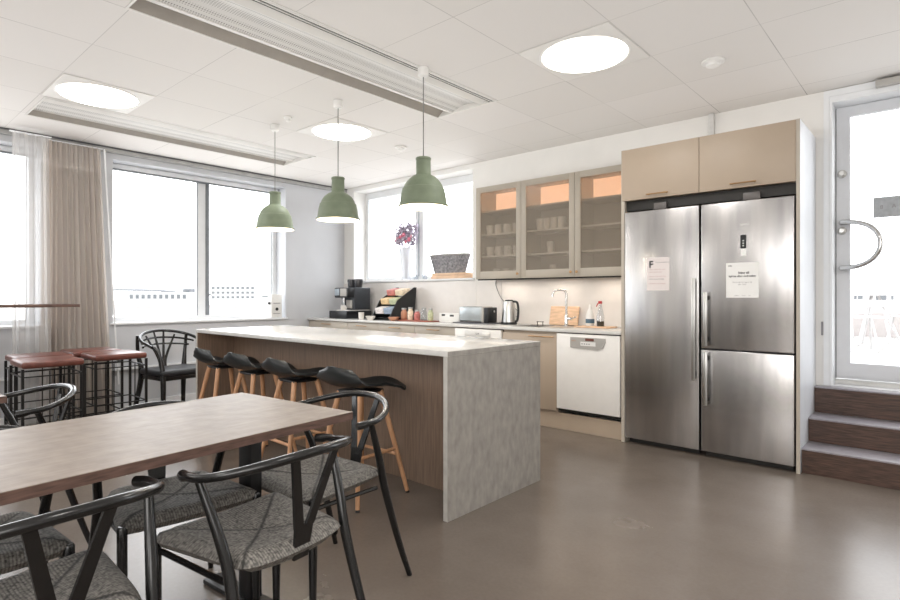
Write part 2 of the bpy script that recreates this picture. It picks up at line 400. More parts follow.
def text(name, body, size, m, parent, loc, rot, align='CENTER', bold=0):
    cu = bpy.data.curves.new(name, 'FONT'); cu.body = body; cu.size = size; cu.align_x = align; cu.extrude = .0002; cu.offset = bold
    cu.materials.append(m)
    tmp = bpy.data.objects.new('tmp', cu)
    me = bpy.data.meshes.new_from_object(tmp); bpy.data.objects.remove(tmp); me.name = name
    o = bpy.data.objects.new(name, me); COL.objects.link(o); o.parent = parent; o.location = loc; o.rotation_euler = rot
    return o
RX = lambda a: Matrix.Rotation(a, 3, 'X')
RY = lambda a: Matrix.Rotation(a, 3, 'Y')
RZ = lambda a: Matrix.Rotation(a, 3, 'Z')

# ---------------------------------------------------------------- room shell
WX, WY, CZ = -6.418, 4.943, 2.717
XR, YB = 3.2, -3.8
fl = MB().box(WX-.3, XR+.2, YB-.2, WY, -.1, 0).build('floor', M['floor']); struct(fl)
# ceiling with two recesses for the ventilation beams
B1 = (-3.236, -2.59, 1.05, 3.485); B2 = (-5.761, -5.115, 1.11, 3.56)
c = MB()
xs = [(WX-.3, B2[0], None), (B2[0], B2[1], B2), (B2[1], B1[0], None), (B1[0], B1[1], B1), (B1[1], XR+.2, None)]
for x0, x1, h in xs:
    if h is None: c.box(x0, x1, YB-.2, WY+.3, CZ, CZ+.15)
    else:
        c.box(x0, x1, YB-.2, h[2], CZ, CZ+.15); c.box(x0, x1, h[3], WY+.3, CZ, CZ+.15)
        c.box(x0, x1, h[2], h[3], CZ+.13, CZ+.15)
struct(c.build('ceiling', M['ceil']))
# window wall (left in the photo): openings
W1 = (1.972, 3.993); W2 = (-.70, 1.36); W3 = (-3.4, -1.35); WZ0, WZ1 = .913, 2.61
w = MB(); TX = WX-.30
w.box(TX, WX, YB-.2, WY+.3, -.1, WZ0); w.box(TX, WX, YB-.2, WY+.3, WZ1, CZ)
for a, b in ((YB-.2, W3[0]), (W3[1], W2[0]), (W2[1], W1[0]), (W1[1], WY+.3)): w.box(TX, WX, a, b, WZ0, WZ1)
struct(w.build('wall_left', M['wallgrey']))
# kitchen wall
KW = (-6.20, -4.04, 1.40, 2.66); DR = (-.625, .42, .53, 2.665); TY = WY+.30
w = MB()
w.box(WX, KW[0], WY, TY, -.1, CZ); w.box(KW[0], KW[1], WY, TY, -.1, KW[2]); w.box(KW[0], KW[1], WY, TY, KW[3], CZ)
w.box(KW[1], DR[0], WY, TY, -.1, CZ); w.box(DR[0], DR[1], WY, TY, -.1, DR[2]-.02); w.box(DR[0], DR[1], WY, TY, DR[3], CZ); w.box(DR[1], XR+.2, WY, TY, -.1, CZ)
struct(w.build('wall_back', M['wall']))
struct(MB().box(XR, XR+.2, YB-.2, WY, 0, CZ).build('wall_right', M['wall']))
struct(MB().box(WX, XR, YB-.2, YB, 0, CZ).build('wall_front', M['wall']))
# windows of the left wall
def side_window(i, y0, y1, mull):
    fx = -6.69
    fr = MB()
    t = .05
    fr.box(fx-.035, fx+.035, y0, y1, WZ0, WZ0+t); fr.box(fx-.035, fx+.035, y0, y1, WZ1-t, WZ1)
    fr.box(fx-.035, fx+.035, y0, y0+t, WZ0+t, WZ1-t); fr.box(fx-.035, fx+.035, y1-t, y1, WZ0+t, WZ1-t)
    fr.box(fx-.035, fx+.035, mull, mull+.14, WZ0+t, WZ1-t)
    f = struct(fr.build('window_%d' % i, M['frame']))
    g = MB()
    g.box(fx+.036, fx+.039, mull-.008, mull+.002, WZ0+t, WZ1-t); g.box(fx+.036, fx+.040, mull+.095, mull+.14, WZ0+t, WZ1-t)
    g.box(fx+.036, fx+.039, y1-t-.02, y1-t-.008, WZ0+t, WZ1-t)
    g.build('gasket', M['gasket'], f)
    for a, b in ((y0+t, mull), (mull+.14, y1-t)):
        MB().box(fx-.004, fx+.004, a, b, WZ0+t, WZ1-t).build('glass_pane', M['glass'], f)
    # roller blind cassette at the top of the recess
    bl = MB().box(fx+.04, fx+.10, y0+.005, y1-.005, WZ1-.055, WZ1-.002, .004).build('blind_cassette', M['frame'], f)
    MB().box(fx+.045, fx+.10, y0+.01, y1-.01, WZ1-.068, WZ1-.056).build('blind_bottom_bar', M['gasket'], bl)
    sl = MB().box(WX-.24, WX+.025, y0-.02, y1+.02, WZ0-.022, WZ0+.001, .003).build('window_sill', M['frame'], f)
    return f
side_window(1, *W1, 2.95); side_window(2, *W2, .25); side_window(3, *W3, -2.4)
# kitchen window
fy = 5.19; t = .05
fr = MB()
fr.box(KW[0], KW[1], fy-.03, fy+.03, KW[2], KW[2]+t); fr.box(KW[0], KW[1], fy-.03, fy+.03, KW[3]-.09, KW[3])
fr.box(KW[0], KW[0]+t, fy-.03, fy+.03, KW[2]+t, KW[3]-.09); fr.box(KW[1]-t, KW[1], fy-.03, fy+.03, KW[2]+t, KW[3]-.09)
mx0 = -5.185
fr.box(mx0, mx0+.14, fy-.035, fy+.03, KW[2]+t, KW[3]-.09)
kwf = struct(fr.build('window_4', M['frame']))
MB().box(mx0+.05, mx0+.075, fy-.038, fy-.0351, KW[2]+t, KW[3]-.09).box(KW[0]+t, KW[0]+t+.01, fy-.033, fy-.0301, KW[2]+t, KW[3]-.09).build('gasket', mat('pale_gasket', (176,184,190), .6), kwf)
for a, b in ((KW[0]+t, mx0), (mx0+.14, KW[1]-t)): MB().box(a, b, fy-.004, fy+.004, KW[2]+t, KW[3]-.09).build('glass_pane', M['glass'], kwf)
MB().box(KW[0]-.03, KW[1]+.03, WY-.03, fy-.032, KW[2]-.025, KW[2]+.001, .003).build('window_sill', M['frame'], kwf)
# backsplash panels
bs = MB()
for a, b in ((WX+.002, -5.1), (-5.097, -3.98), (-3.977, -3.62), (-3.617, -1.97)):
    bs.box(a, b, WY-.012, WY-.001, .90, 1.369)
struct(bs.build('trim_1', mat('backsplash_glass', (226,222,218), .25, amt=.01)))
# white conduit on the wall above the tall cabinet
box('conduit', mat('conduit_grey', (206,206,204), .5), -1.462, -1.42, WY-.045, WY-.001, 2.385, CZ-.001, bev=.004)
tag(bpy.data.objects['conduit'], 'slim white vertical conduit on the wall above the tall fridge cabinet', 'conduit')
# curtain rail & shadow line along the window wall
cr_ = MB().box(WX+.001, WX+.06, YB, WY-.002, CZ-.05, CZ-.001).build('trim_2', mat('grey_track', (168,168,166), .5)); struct(cr_)
struct(MB().box(WX+.0615, WX+.075, YB, WY-.002, CZ-.014, CZ-.001).build('trim_3', mat('shadow_line', (90,90,92), .6)))
struct(MB().box(WX+.001, WX+.014, YB, WY-.62, .001, .08).build('baseboard_left', M['frame']))
# radiator/ventilation ledge under the windows
lg = MB().box(WX+.001, WX+.05, -.7, 4.0, .42, .445, .004)
struct(lg.build('trim_4', M['frame']))

# ---------------------------------------------------------------- ceiling fittings
def beam(name, B, label):
    x0, x1, y0, y1 = B; L = y1-y0-.004; root = thing(name, label, 'ventilation beam', (x0, (y0+y1)/2, CZ), 0, 'recessed ceiling ventilation beams')
    W = x1-x0; a, b = -L/2, L/2
    MB().box(.002, .016, a, b, -.004, .05).box(W-.03, W-.016, a, b, -.004, .06).box(W-.012, W-.002, a, b, -.004, .05).box(.016, W-.03, a, a+.012, -.002, .06).box(.016, W-.03, b-.012, b, -.002, .06).build('frame', M['beam_white'], root)
    MB().prism([(.018,.0),(.125,.075),(.125,.08),(.018,.006)], 'y', a+.013, b-.013).build('side_flap', M['beam_shade'], root)
    MB().prism([(.125,.02),(.185,.004),(.185,.012),(.125,.08)], 'y', a+.013, b-.013).prism([(W-.165,.004),(W-.105,.02),(W-.105,.08),(W-.165,.012)], 'y', a+.013, b-.013).build('strip', M['beam_white'], root)
    pf = MB(); n = 8
    pts = [(.186+(W-.166-.186)*i/n, .012+.03*math.sin(PI*i/n)) for i in range(n+1)]
    pf.prism(pts + [(p[0], p[1]+.006) for p in reversed(pts)], 'y', a+.013, b-.013)
    pf.build('perforated_panel', M['perf'], root)
    MB().box(W-.078, W-.0305, a+.013, b-.013, .004, .008).build('air_slot', M['black_slot'], root)
    MB().box(W-.058, W-.050, a+.013, b-.013, -.002, .0035).build('rail', M['beam_white'], root)
    return root
beam('ceiling_ventilation_beam', B1, 'long recessed white ventilation beam with its side toned as shade, nearest above the island')
beam('ceiling_ventilation_beam', B2, 'long recessed ventilation beam close to the window wall ceiling edge')
def panel_light(x, y, label, on=True):
    r = thing('ceiling_light', label, 'ceiling light', (x, y, CZ), 0, 'round ceiling panel lights')
    MB().box(-.303, .303, -.296, .296, -.006, -.0005, .002).build('tile', M['beam_white'], r)
    MB().lathe([(.262,-.007),(.272,-.012),(.282,-.007)], seg=48).build('rim', M['plastic_w'], r)
    MB().lathe([(.001,-.011),(.262,-.0105)], seg=48).build('diffuser', M['lightpanel'], r)
    ld = bpy.data.lights.new('panel_lamp', 'AREA'); ld.shape = 'DISK'; ld.size = .5; ld.energy = 11; ld.color = (1,.975,.94)
    lo = bpy.data.objects.new('panel_lamp', ld); COL.objects.link(lo); lo.location = (x, y, CZ-.02)
    return r
panel_light(-4.79, 1.375, 'round glowing ceiling light above the curtain end of the room, beside the far ventilation beam')
panel_light(-4.165, 3.18, 'round glowing ceiling light between the hanging lamps, toward the kitchen window')
panel_light(-1.69, 3.18, 'round glowing ceiling light right of the ventilation beam, nearest the fridges')
# the rest of the room behind the camera carries the same lamps
for x, y in ((.16, .76), (.16, -2.2), (-2.3, -1.0), (-4.8, -1.64), (2.0, 3.18)):
    panel_light(x, y, 'round ceiling light in the part of the room behind the viewer')
def detector(x, y, r, label, cat='smoke detector'):
    o = thing('smoke_detector', label, cat, (x, y, CZ))
    MB().lathe([(r,-.0005),(r,-.012),(r*.8,-.018),(.001,-.018)], seg=28).build('base', M['plastic_w'], o)
    MB().lathe([(r*.62,-.0185),(r*.58,-.034),(r*.3,-.042),(.001,-.042)], seg=28).build('sensor_head', M['plastic_w'], o)
detector(-1.112, 3.822, .07, 'round white smoke detector on the ceiling above the fridges')
detector(-4.14, 3.907, .06, 'small round detector on the ceiling by the kitchen window')
detector(-4.166, 2.614, .035, 'tiny sprinkler head on the ceiling beside the farthest green lamp', 'sprinkler')

# ---------------------------------------------------------------- pendants
def pendant(x, y):
    r = thing('pendant_lamp', '', 'lamp', (x, y, 0))
    zt = 2.125
    MB().lathe([(.038,CZ-.0008),(.036,CZ-.05),(.028,CZ-.058),(.003,CZ-.06)], seg=24, cap0=True, cap1=True).build('ceiling_cup', M['plastic_w'], r)
    MB().tube([(0,0,CZ-.06),(0,0,zt)], .0035, 8).build('cord', M['cord'], r)
    z = 1.785
    K = 1.08
    prof = [(.152,0),(.156,.004),(.156,.011),(.149,.014),(.1455,.03),(.139,.075),(.130,.115),(.129,.119),(.123,.122),(.117,.142),(.098,.172),(.07,.196),(.054,.206),(.050,.214),(.0485,.30),(.0515,.303),(.052,.314),(.048,.318),(.003,.319)]
    MB().lathe([(a*(K if b < .2 else 1), z+b*1.045) for a, b in prof], seg=48).build('lamp_shade', M['green'], r)
    inn = [(.152,0),(.141,.03),(.134,.075),(.124,.115),(.108,.142),(.088,.17),(.05,.195),(.003,.2)]
    MB().lathe([(a*K-.001, z+b*1.045+.001) for a, b in inn], seg=48).build('shade_lining', M['lamp_in'], r)
    MB().sphere((0,0,z+.085), .045, 16).tube([(0,0,z+.12),(0,0,z+.19)], .02, 12).build('bulb', M['bulb'], r)
    return r
pn = pendant(-2.596, 2.655); pn['label'] = 'sage green bell pendant lamp nearest the fridges, its cord hung from the ventilation beam'; pn['group'] = 'green pendant lamps over the island'
dup(pn, (-3.526, 2.655, 0), 0, 'middle of the three sage green pendant lamps over the island')
dup(pn, (-4.441, 2.655, 0), 0, 'sage green pendant lamp farthest away, in front of the left window')
for x in (-2.596, -3.526, -4.441):
    ld = bpy.data.lights.new('pendant_glow', 'POINT'); ld.energy = 5; ld.shadow_soft_size = .04; ld.color = (1,.9,.78)
    lo = bpy.data.objects.new('pendant_glow', ld); COL.objects.link(lo); lo.location = (x, 2.655, 1.82)

# ---------------------------------------------------------------- island
ix0, ix1, iy0, iy1 = -4.93, -1.945, 2.172, 3.07; IT = .90; th = .03
isl = thing('kitchen_island', 'long kitchen island with white top, brown wood front and concrete look end panel', 'kitchen island', ((ix0+ix1)/2, (iy0+iy1)/2, 0))
def L(x0,x1,y0,y1,z0,z1,bev=0):  # world -> island local
    cx, cy = (ix0+ix1)/2, (iy0+iy1)/2
    return MB().box(x0-cx,x1-cx,y0-cy,y1-cy,z0,z1,bev)
L(ix0,ix1,iy0,iy1,IT-th+.0005,IT,.0015).build('worktop', M['stone'], isl)
L(ix1+.0002,ix1+.0012,iy0,iy1,IT-th+.003,IT-.003).build('worktop_edge', M['conc'], isl)
L(ix1-.03,ix1,iy0,iy1,.001,IT-th).build('end_panel', M['conc'], isl)
L(ix1-.0295,ix1-.001,iy0-.0015,iy0-.0003,.001,IT-th).build('panel_edge', M['stone_edge'], isl)
L(ix0,ix0+.03,iy0,iy1,.001,IT-th).build('end_panel', M['wood_dark'], isl)
L(ix0+.001,ix0+.029,iy0-.0015,iy0-.0003,.001,IT-th).build('panel_edge', M['stone_edge'], isl)
L(ix0+.0305,ix1-.0305,2.51,2.53,.001,IT-th-.0005).build('front_panel', M['wood_dark'], isl)
L(ix0+.0305,ix1-.0305,2.5305,iy1-.02,.08,IT-th-.0005).build('cabinet_body', M['beige_light'], isl)
for k in range(5):
    wdt = (ix1-ix0-.062)/5; a = ix0+.031+k*wdt
    d = L(a+.002,a+wdt-.002,iy1-.0195,iy1-.001,.085,IT-th-.004,.001).build('door', M['beige_light'], isl)

# ---------------------------------------------------------------- kitchen run
FY = 4.34
top = MB().box(WX+.002, -1.968, FY-.02, WY-.013, .872, .90, .002).build('worktop', M['stone']); tag(top, 'long pale worktop along the kitchen wall under the window and glass cabinets', 'worktop')
def hbar(mb, x0, x1, y, z, r=.005, off=.028):
    mb.tube([(x0,y-off,z),(x1,y-off,z)], r, 8)
    for x in (x0+.015, x1-.015): mb.tube([(x,y-off,z),(x,y,z)], r*.8, 8)
    return mb
def base_cab(x0, x1, label, drawer=True, m='beige_light', hx=None):
    cx = (x0+x1)/2; h = (x1-x0)/2
    r = thing('base_cabinet', label, 'cabinet', (cx, FY, 0), 0, 'base cabinets under the worktop')
    MB().box(-h, h, .022, .58, .15, .870).build('carcass', M['cab_in'], r)
    if drawer:
        d = MB().box(-h+.002, h-.002, 0, .02, .765, .862, .0015).build('drawer', M[m], r)
        hbar(MB(), -.09 if hx is None else hx[0], .09 if hx is None else hx[1], 0, .83).build('handle', M['brass'], d)
        d = MB().box(-h+.002, h-.002, 0, .02, .16, .761, .0015).build('door', M[m], r)
        hbar(MB(), -.09, .09, 0, .70).build('handle', M['brass'], d)
    else:
        d = MB().box(-h+.002, h-.002, 0, .02, .165, .846, .0015).build('door', M[m], r)
        hbar(MB(), h-.28, h-.02, 0, .825).build('handle', M['brass'], d)
    return r
base_cab(-6.41, -5.572, 'pale base cabinet with a thin handle at the far left corner below the coffee machine')
base_cab(-5.57, -4.992, 'pale base cabinet second from the window wall, below the black tea rack')
base_cab(-4.99, -4.382, 'pale base cabinet third from the window wall, behind the island')
base_cab(-4.38, -3.782, 'pale base cabinet just left of the farther white dishwasher')
def dishwasher(x0, x1, label, panel):
    cx = (x0+x1)/2; h = (x1-x0)/2
    r = thing('dishwasher', label, 'dishwasher', (cx, FY, 0), 0, 'white dishwashers under the worktop')
    MB().box(-h+.004, h-.004, .022, .56, .17, .86).build('body', M['gap'], r)
    d = MB().box(-h+.004, h-.004, -.012, .02, .195, .862, .004).build('door', M['white_gloss'], r)
    if panel == 1:
        pts = [(-.155,.745),(.10,.735),(.15,.755),(.172,.80),(.172,.835),(-.155,.835)]
        MB().prism(pts, 'y', -.022, -.0125).build('control_panel', M['panelgrey'], d)
        cp = bpy.data.objects[d.children[0].name]
        MB().box(-.055, .085, -.024, -.0222, .765, .800).build('display', M['plastic_w'], d)
        MB().box(-.01, .07, -.024, -.0222, .808, .83).build('dark_display', mat('brown_display', (110,64,54), .3), d)
        b = MB()
        for k in range(4): b.box(-.045+k*.022, -.033+k*.022, -.0252, -.0242, .777, .786)
        b.build('buttons', M['ink_grey'], d)
        text('printed_mark', 'asko', .022, M['copper'], d, (-.142, -.0226, .80), (PI/2,0,0), 'LEFT')
    else:
        MB().box(-.16, .17, -.016, -.0125, .79, .845, .002).build('control_panel', M['plastic_w'], d)
        MB().box(.07, .16, -.03, -.0165, .795, .83, .004).build('grip', M['white_gloss'], d)
        text('printed_mark', '1234', .028, M['ink'], d, (-.0, -.0165, .806), (PI/2,0,0))
    return r
dishwasher(-3.78, -3.18, 'white dishwasher partly hidden behind the island top, left of the sink', 0)
base_cab(-3.175, -2.578, 'beige sink cabinet with a thin brass rail handle, between the two dishwashers', False, 'beige')
dishwasher(-2.576, -1.975, 'white dishwasher with a grey control panel beside the steel fridges', 1)
pl = MB().box(WX+.004, -1.97, FY+.03, FY+.045, .001, .148).build('plinth', M['beige'])
tag(pl, 'beige plinth board along the floor under the base cabinets', 'plinth')

# upper glass cabinets
ux = [-3.706, -3.132, -2.537, -1.97]; uz0, uz1, uy = 1.371, 2.337, 4.59
ulabels = ['first glass-door wall cabinet beside the window, rows of white cups inside', 'middle glass-door wall cabinet above the kettle with a few glasses', 'glass-door wall cabinet right beside the tall fridge unit, above the tap']
shelves = (1.60, 1.83)
for i in range(3):
    a, b = ux[i]+.001, ux[i+1]-.001; cx = (a+b)/2; h = (b-a)/2
    r = thing('wall_cabinet', ulabels[i], 'cabinet', (cx, uy, 0), 0, 'glass-door wall cabinets')
    D = WY-uy-.002
    body = MB()
    body.box(-h, -h+.016, .02, D, uz0, uz1); body.box(h-.016, h, .02, D, uz0, uz1); body.box(-h+.016, h-.016, .02, D, uz0, uz0+.018); body.box(-h+.016, h-.016, .02, D, uz1-.018, uz1)
    body.box(-h+.016, h-.016, D-.012, D, uz0+.018, uz1-.018)
    body.build('carcass', M['beige_light'], r)
    for z in shelves: MB().box(-h+.017, h-.017, .06, D-.013, z, z+.016).build('shelf', M['cup'], r)
    MB().box(-h+.017, h-.017, .06, D-.013, 2.075, 2.091).build('shelf', M['beige_frame'], r)
    MB().box(-h+.017, h-.017, D-.0165, D-.0125, 2.092, uz1-.019).build('glow_lining', M['peach'], r)  # self-glowing sheet in place of real light on the back
    MB().box(-h+.05, h-.05, .03, .045, uz1-.028, uz1-.0185).build('added_glow_strip', mat('warm_strip_%d' % i, (255,226,196), .5, amt=0, emis=(255,196,150), estr=14), r)  # added emissive strip to warm the top compartment
    dr = MB(); f = .058
    dr.box(-h+.001, -h+f, -.001, .018, uz0, uz1, .001); dr.box(h-f, h-.001, -.001, .018, uz0, uz1, .001); dr.box(-h+f, h-f, -.001, .018, uz0, uz0+f+.02, .001); dr.box(-h+f, h-f, -.001, .018, uz1-f, uz1, .001)
    d = dr.build('door', M['beige_frame'], r)
    MB().box(-h+f+.0005, h-f-.0005, .006, .010, uz0+f+.0205, uz1-f-.0005).build('glass_pane', M['frost'], d)
    kx = -h+.03 if i == 2 else h-.03
    MB().lathe([(.003,0),(.004,.012),(.012,.018),(.013,.024),(.001,.027)], seg=16).build('knob', M['brass'], d)
    kn = d.children[-1]; kn.rotation_euler = (PI/2,0,0); kn.location = (kx, -.001, uz0+.045)
uc = MB().box(ux[0], ux[3]-.002, uy+.03, uy+.05, uz0-.013, uz0-.001)
tag(uc.build('light_rail', M['gap']), 'dark strip under the glass-door wall cabinets', 'light rail')
def cup(h, r, m='cup', name='mug', handle=True):
    root = thing(name, '', name.replace('_', ' '), (0,0,0))
    MB().lathe([(r*.75,0),(r*.85,.004),(r,h*.4),(r,h),(r-.004,h),(r-.005,h*.4),(r*.7,.008),(.001,.008)], seg=20, cap0=True).build('body', M[m], root)
    if handle: MB().tube([(r*.9,0,h*.8),(r+.025,0,h*.72),(r+.025,0,h*.35),(r*.9,0,h*.25)], .005, 8, smooth=4).build('handle', M[m], root)
    return root
g0 = cup(.095, .04); g0['group'] = 'mugs on the cabinet shelves'
used = [False]
def put(proto, x, y, z, rz, label, group):
    key = proto.name
    if key not in _used:
        _used.add(key); proto.location = (x, y, z); proto.rotation_euler.z = rz; proto['label'] = label; proto['group'] = group; return proto
    o = dup(proto, (x, y, z), rz, label); o['group'] = group; return o
_used = set()
glass0 = cup(.11, .035, 'cup', 'drinking_glass', False)
for k, x in enumerate((-3.60, -3.49, -3.375, -3.26)):
    put(g0, x, 4.70, shelves[1]+.0165, 1.2+k*.1, 'white mug on the upper shelf of the cabinet nearest the window', 'white mugs on the upper shelf')
for k, x in enumerate((-3.60, -3.485, -3.37, -3.255)):
    put(g0, x, 4.70, shelves[0]+.0165, 1.5+k*.1, 'white mug on the lower shelf of the cabinet nearest the window', 'white mugs on the lower shelf')
for k, x in enumerate((-3.57, -3.44, -3.31)):
    put(g0, x, 4.78, uz0+.019, 1.7-k*.1, 'pale mug on the floor of the cabinet nearest the window', 'mugs on the cabinet floor')
for k, x in enumerate((-2.98, -2.9, -2.82, -2.74)):
    put(glass0, x, 4.70, shelves[1]+.0165, 0, 'pale drinking glass on the upper shelf of the middle cabinet', 'glasses on the upper shelf of the middle cabinet')
put(glass0, -2.86, 4.70, shelves[0]+.0165, 0, 'single pale glass on the lower shelf of the middle cabinet', 'glass in the middle cabinet')
put(glass0, -2.84, 4.72, uz0+.019, 0, 'single pale glass on the bottom of the middle cabinet', 'glass at the cabinet bottom')

# ---------------------------------------------------------------- tall fridge unit
fx0, fx1, ffy, ch = -1.935, -.735, 4.325, 2.38
tu = thing('tall_cabinet', 'tall beige cabinet framing the two steel fridges with two doors above them', 'cabinet', ((fx0+fx1)/2, ffy, 0))
cx = (fx0+fx1)/2
D = WY-ffy-.002
MB().box(fx0-.03-cx, fx0-.002-cx, 0, D, .001, ch).build('side_panel', M['beige_light'], tu)
MB().box(fx1+.002-cx, fx1+.024-cx, .004, D, .001, ch).build('side_panel', M['white_panel'], tu)
MB().box(fx1+.0018-cx, fx1+.0242-cx, 0, .0035, .001, ch).build('panel_edge', M['beige_light'], tu)
MB().box(fx0-cx, fx1-cx, .02, D, 1.965, ch-.001).build('carcass', M['beige'], tu)
for k, (a, b) in enumerate(((fx0-.025, -1.358), (-1.354, fx1))):
    d = MB().box(a-cx, b-cx, -.002, .0185, 1.965, ch-.002, .001).build('door', M['beige'], tu)
    m_ = (a+b)/2-cx + (-.005 if k == 0 else -.01)
    hbar(MB(), m_-.085, m_+.085, -.002, 1.995, .005, .022).build('handle', M['brass'], d)
MB().box(fx0-cx, fx1-cx, .04, .06, 1.885, 1.962).build('dark_infill', M['gap'], tu)  # dark sheet set across the open gap above the fridges
def fridge(name, x0, x1, label, split):
    cxx = (x0+x1)/2; h = (x1-x0)/2
    r = thing(name, label, 'fridge', (cxx, ffy, 0))
    MB().box(-h+.005, h-.005, .045, .58, .03, 1.86).build('body', mat('fridge_body_'+name, (60,60,62), .5), r)
    MB().box(-h+.02, h-.02, .05, .07, .002, .03).build('kick_plate', M['gap'], r)
    zs = [(.045, 1.868)] if not split else [(.045, .795), (.805, 1.868)]
    ds = []
    for a, b in zs:
        d = MB().box(-h+.003, h-.003, -.012, .042, a, b, .006, 3).build('door', M['steeldoor'], r); ds.append(d)
    def han(d, x, z0, z1):
        mb = MB().box(x-.012, x+.012, -.062, -.040, z0, z1, .004)
        hd = mb.build('handle', M['steel'], d)
        MB().box(x-.007, x+.007, -.0395, -.0125, z0+.03, z0+.06).box(x-.007, x+.007, -.0395, -.0125, z1-.06, z1-.03).build('handle_mount', M['gap'], d)
    if not split: han(ds[0], h-.03, .565, 1.327)
    else:
        han(ds[0], -h+.045, .39, .785); han(ds[1], -h+.045, .825, 1.222)
    # grey bracket on the top of the fridge
    MB().box(-.06 if not split else -.02, .04 if not split else .09, .005, .035, 1.870, 1.925, .006).build('top_bracket', mat('grey_bracket_'+name, (96,92,90), .4), r)
    return r, ds
f1, d1 = fridge('fridge', fx0+.003, -1.350, 'tall stainless steel fridge on the left with one full height door', False)
f2, d2 = fridge('fridge_freezer', -1.342, fx1-.004, 'stainless steel fridge freezer on the right with a door split low and two handles', True)
# control display, logo on right fridge (local x about centre -1.0405)
o = -1.0405
MB().box(-1.072-o, -1.034-o, -.0135, -.0125, 1.53, 1.625).build('control_display', M['black_plastic'], d2[1])
b = MB()
for k in range(3): b.box(-1.058-o, -1.048-o, -.0142, -.0137, 1.545+k*.018, 1.551+k*.018)
b.build('display_marks', M['paper'], d2[1])
MB().box(-1.070-o, -1.034-o, -.0135, -.0125, 1.478, 1.527).build('white_sticker', M['paper'], d2[1])
text('printed_mark', 'SIEMENS', .016, M['paper'], d2[1], (-1.045-o, -.0128, 1.695), (PI/2,0,0))
# notes
def note(x0, x1, z0, z1, m, label, y):
    r = thing('paper_note', label, 'paper note', ((x0+x1)/2, y, (z0+z1)/2))
    w_, h_ = (x1-x0)/2, (z1-z0)/2
    MB().box(-w_, w_, -.0006, 0, -h_, h_).build('sheet', m, r)
    return r, w_, h_
ny = ffy-.0126
r, w_, h_ = note(-1.747, -1.57, 1.235, 1.495, M['paper_pink'], 'pinkish paper note with a black F mark on the left fridge door', ny)
text('printed_mark', 'F', .075, M['ink'], r, (-.072, -.001, .05), (PI/2,0,0), 'LEFT', .002)
text('printed_text', 'Frysta matvaror', .017, M['ink_grey'], r, (-.02, -.001, .085), (PI/2,0,0), 'LEFT')
for k, (t_, z) in enumerate((('Märk alltid din mat', .03), ('med namn och', .01), ('datum. Kyl och frys', -.025), ('töms varje fredag', -.045), ('Omärkt mat kastas.', -.08))):
    text('printed_text', t_, .0165, M['ink_pink'] if k != 3 else M['ink_grey'], r, (-.07, -.001, z), (PI/2,0,0), 'LEFT')
r, w_, h_ = note(-1.166, -.955, 1.18, 1.43, M['paper'], 'white paper note with two bold centred lines on the right fridge freezer', ny)
text('printed_text', 'info', .016, M['ink_grey'], r, (-.09, -.001, .098), (PI/2,0,0), 'LEFT', .0006)
text('printed_text', 'Stäng till', .021, M['ink'], r, (.01, -.001, .045), (PI/2,0,0), 'CENTER', .0006)
text('printed_text', 'kylens dörr ordentligt', .0195, M['ink'], r, (.0, -.001, .022), (PI/2,0,0), 'CENTER', .0006)
text('printed_text', 'Dörren går lätt upp av sig', .012, M['ink_grey'], r, (.0, -.001, -.018), (PI/2,0,0))
text('printed_text', 'själv. Tack!', .012, M['ink_grey'], r, (.0, -.001, -.034), (PI/2,0,0))
text('printed_text', 'reception   ·   kontor   ·   kök', .009, M['ink_grey'], r, (.0, -.001, -.112), (PI/2,0,0))

# ---------------------------------------------------------------- stairs, door
sx0, sx1 = -.708, 1.6
st = thing('staircase', 'three dark wood steps with grey treads up to the glass door', 'stairs', (sx0, 4.37, 0))
for (y0, y1, z) in ((4.37, WY-.002, .167), (4.62, WY-.002, .333), (4.87, WY-.002, .525)):
    lo = {.167:.001,.333:.168,.525:.334}[z]
    MB().box(0, sx1-sx0, y0-4.37, y1-4.37, lo, z-.012).build('riser', M['stair_wood'], st)
    MB().box(0, sx1-sx0, y0-4.37-.004, (y0+.249 if z < .49 else WY-.002)-4.37, z-.0115, z, .002).build('tread', M['tread'], st)
# door frame
DY = 5.10
fr = MB()
fr.box(DR[0]-.035, DR[0]+.0, WY-.015, WY-.001, DR[2]-.0, DR[3]); fr.box(DR[0]-.035, DR[1]+.035, WY-.015, WY-.001, DR[3], CZ-.005)
fr.box(DR[0]+.001, DR[0]+.018, WY-.012, DY+.05, DR[2], DR[3]-.001); fr.box(DR[1]-.05, DR[1]-.001, WY-.012, DY+.05, DR[2], DR[3]-.001); fr.box(DR[0]+.018, DR[1]-.05, WY-.012, DY+.05, DR[3]-.045, DR[3]-.001)
df = struct(fr.build('door_1', M['frame']))
MB().box(DR[0]+.001, DR[1]-.001, WY-.001, DY+.12, DR[2]-.018, DR[2]+.002).build('landing', mat('pale_landing', (206,206,208), .4, amt=.04, scale=14), df)
MB().box(DR[0]+.0185, DR[1]-.051, DY-.04, DY+.05, DR[2]+.003, DR[2]+.035).build('threshold', M['steel'], df)
lf = MB(); X0, X1 = DR[0]+.024, DR[1]-.056; Z0, Z1 = DR[2]+.04, DR[3]-.05
lf.box(X0, X0+.085, DY, DY+.045, Z0, Z1); lf.box(X1-.085, X1, DY, DY+.045, Z0, Z1); lf.box(X0+.085, X1-.085, DY, DY+.045, Z0, Z0+.12); lf.box(X0+.085, X1-.085, DY, DY+.045, Z1-.075, Z1)
leaf = lf.build('door_leaf', mat('door_leaf_grey', (214,216,220), .4, amt=.01), df)
MB().box(X0+.0855, X1-.0855, DY+.02, DY+.028, Z0+.1205, Z1-.0755).build('glass_pane', M['glass'], leaf)
MB().box(X0-.0045, X0-.0005, DY, DY+.04, Z0, Z1).build('door_gap', M['gasket'], leaf)
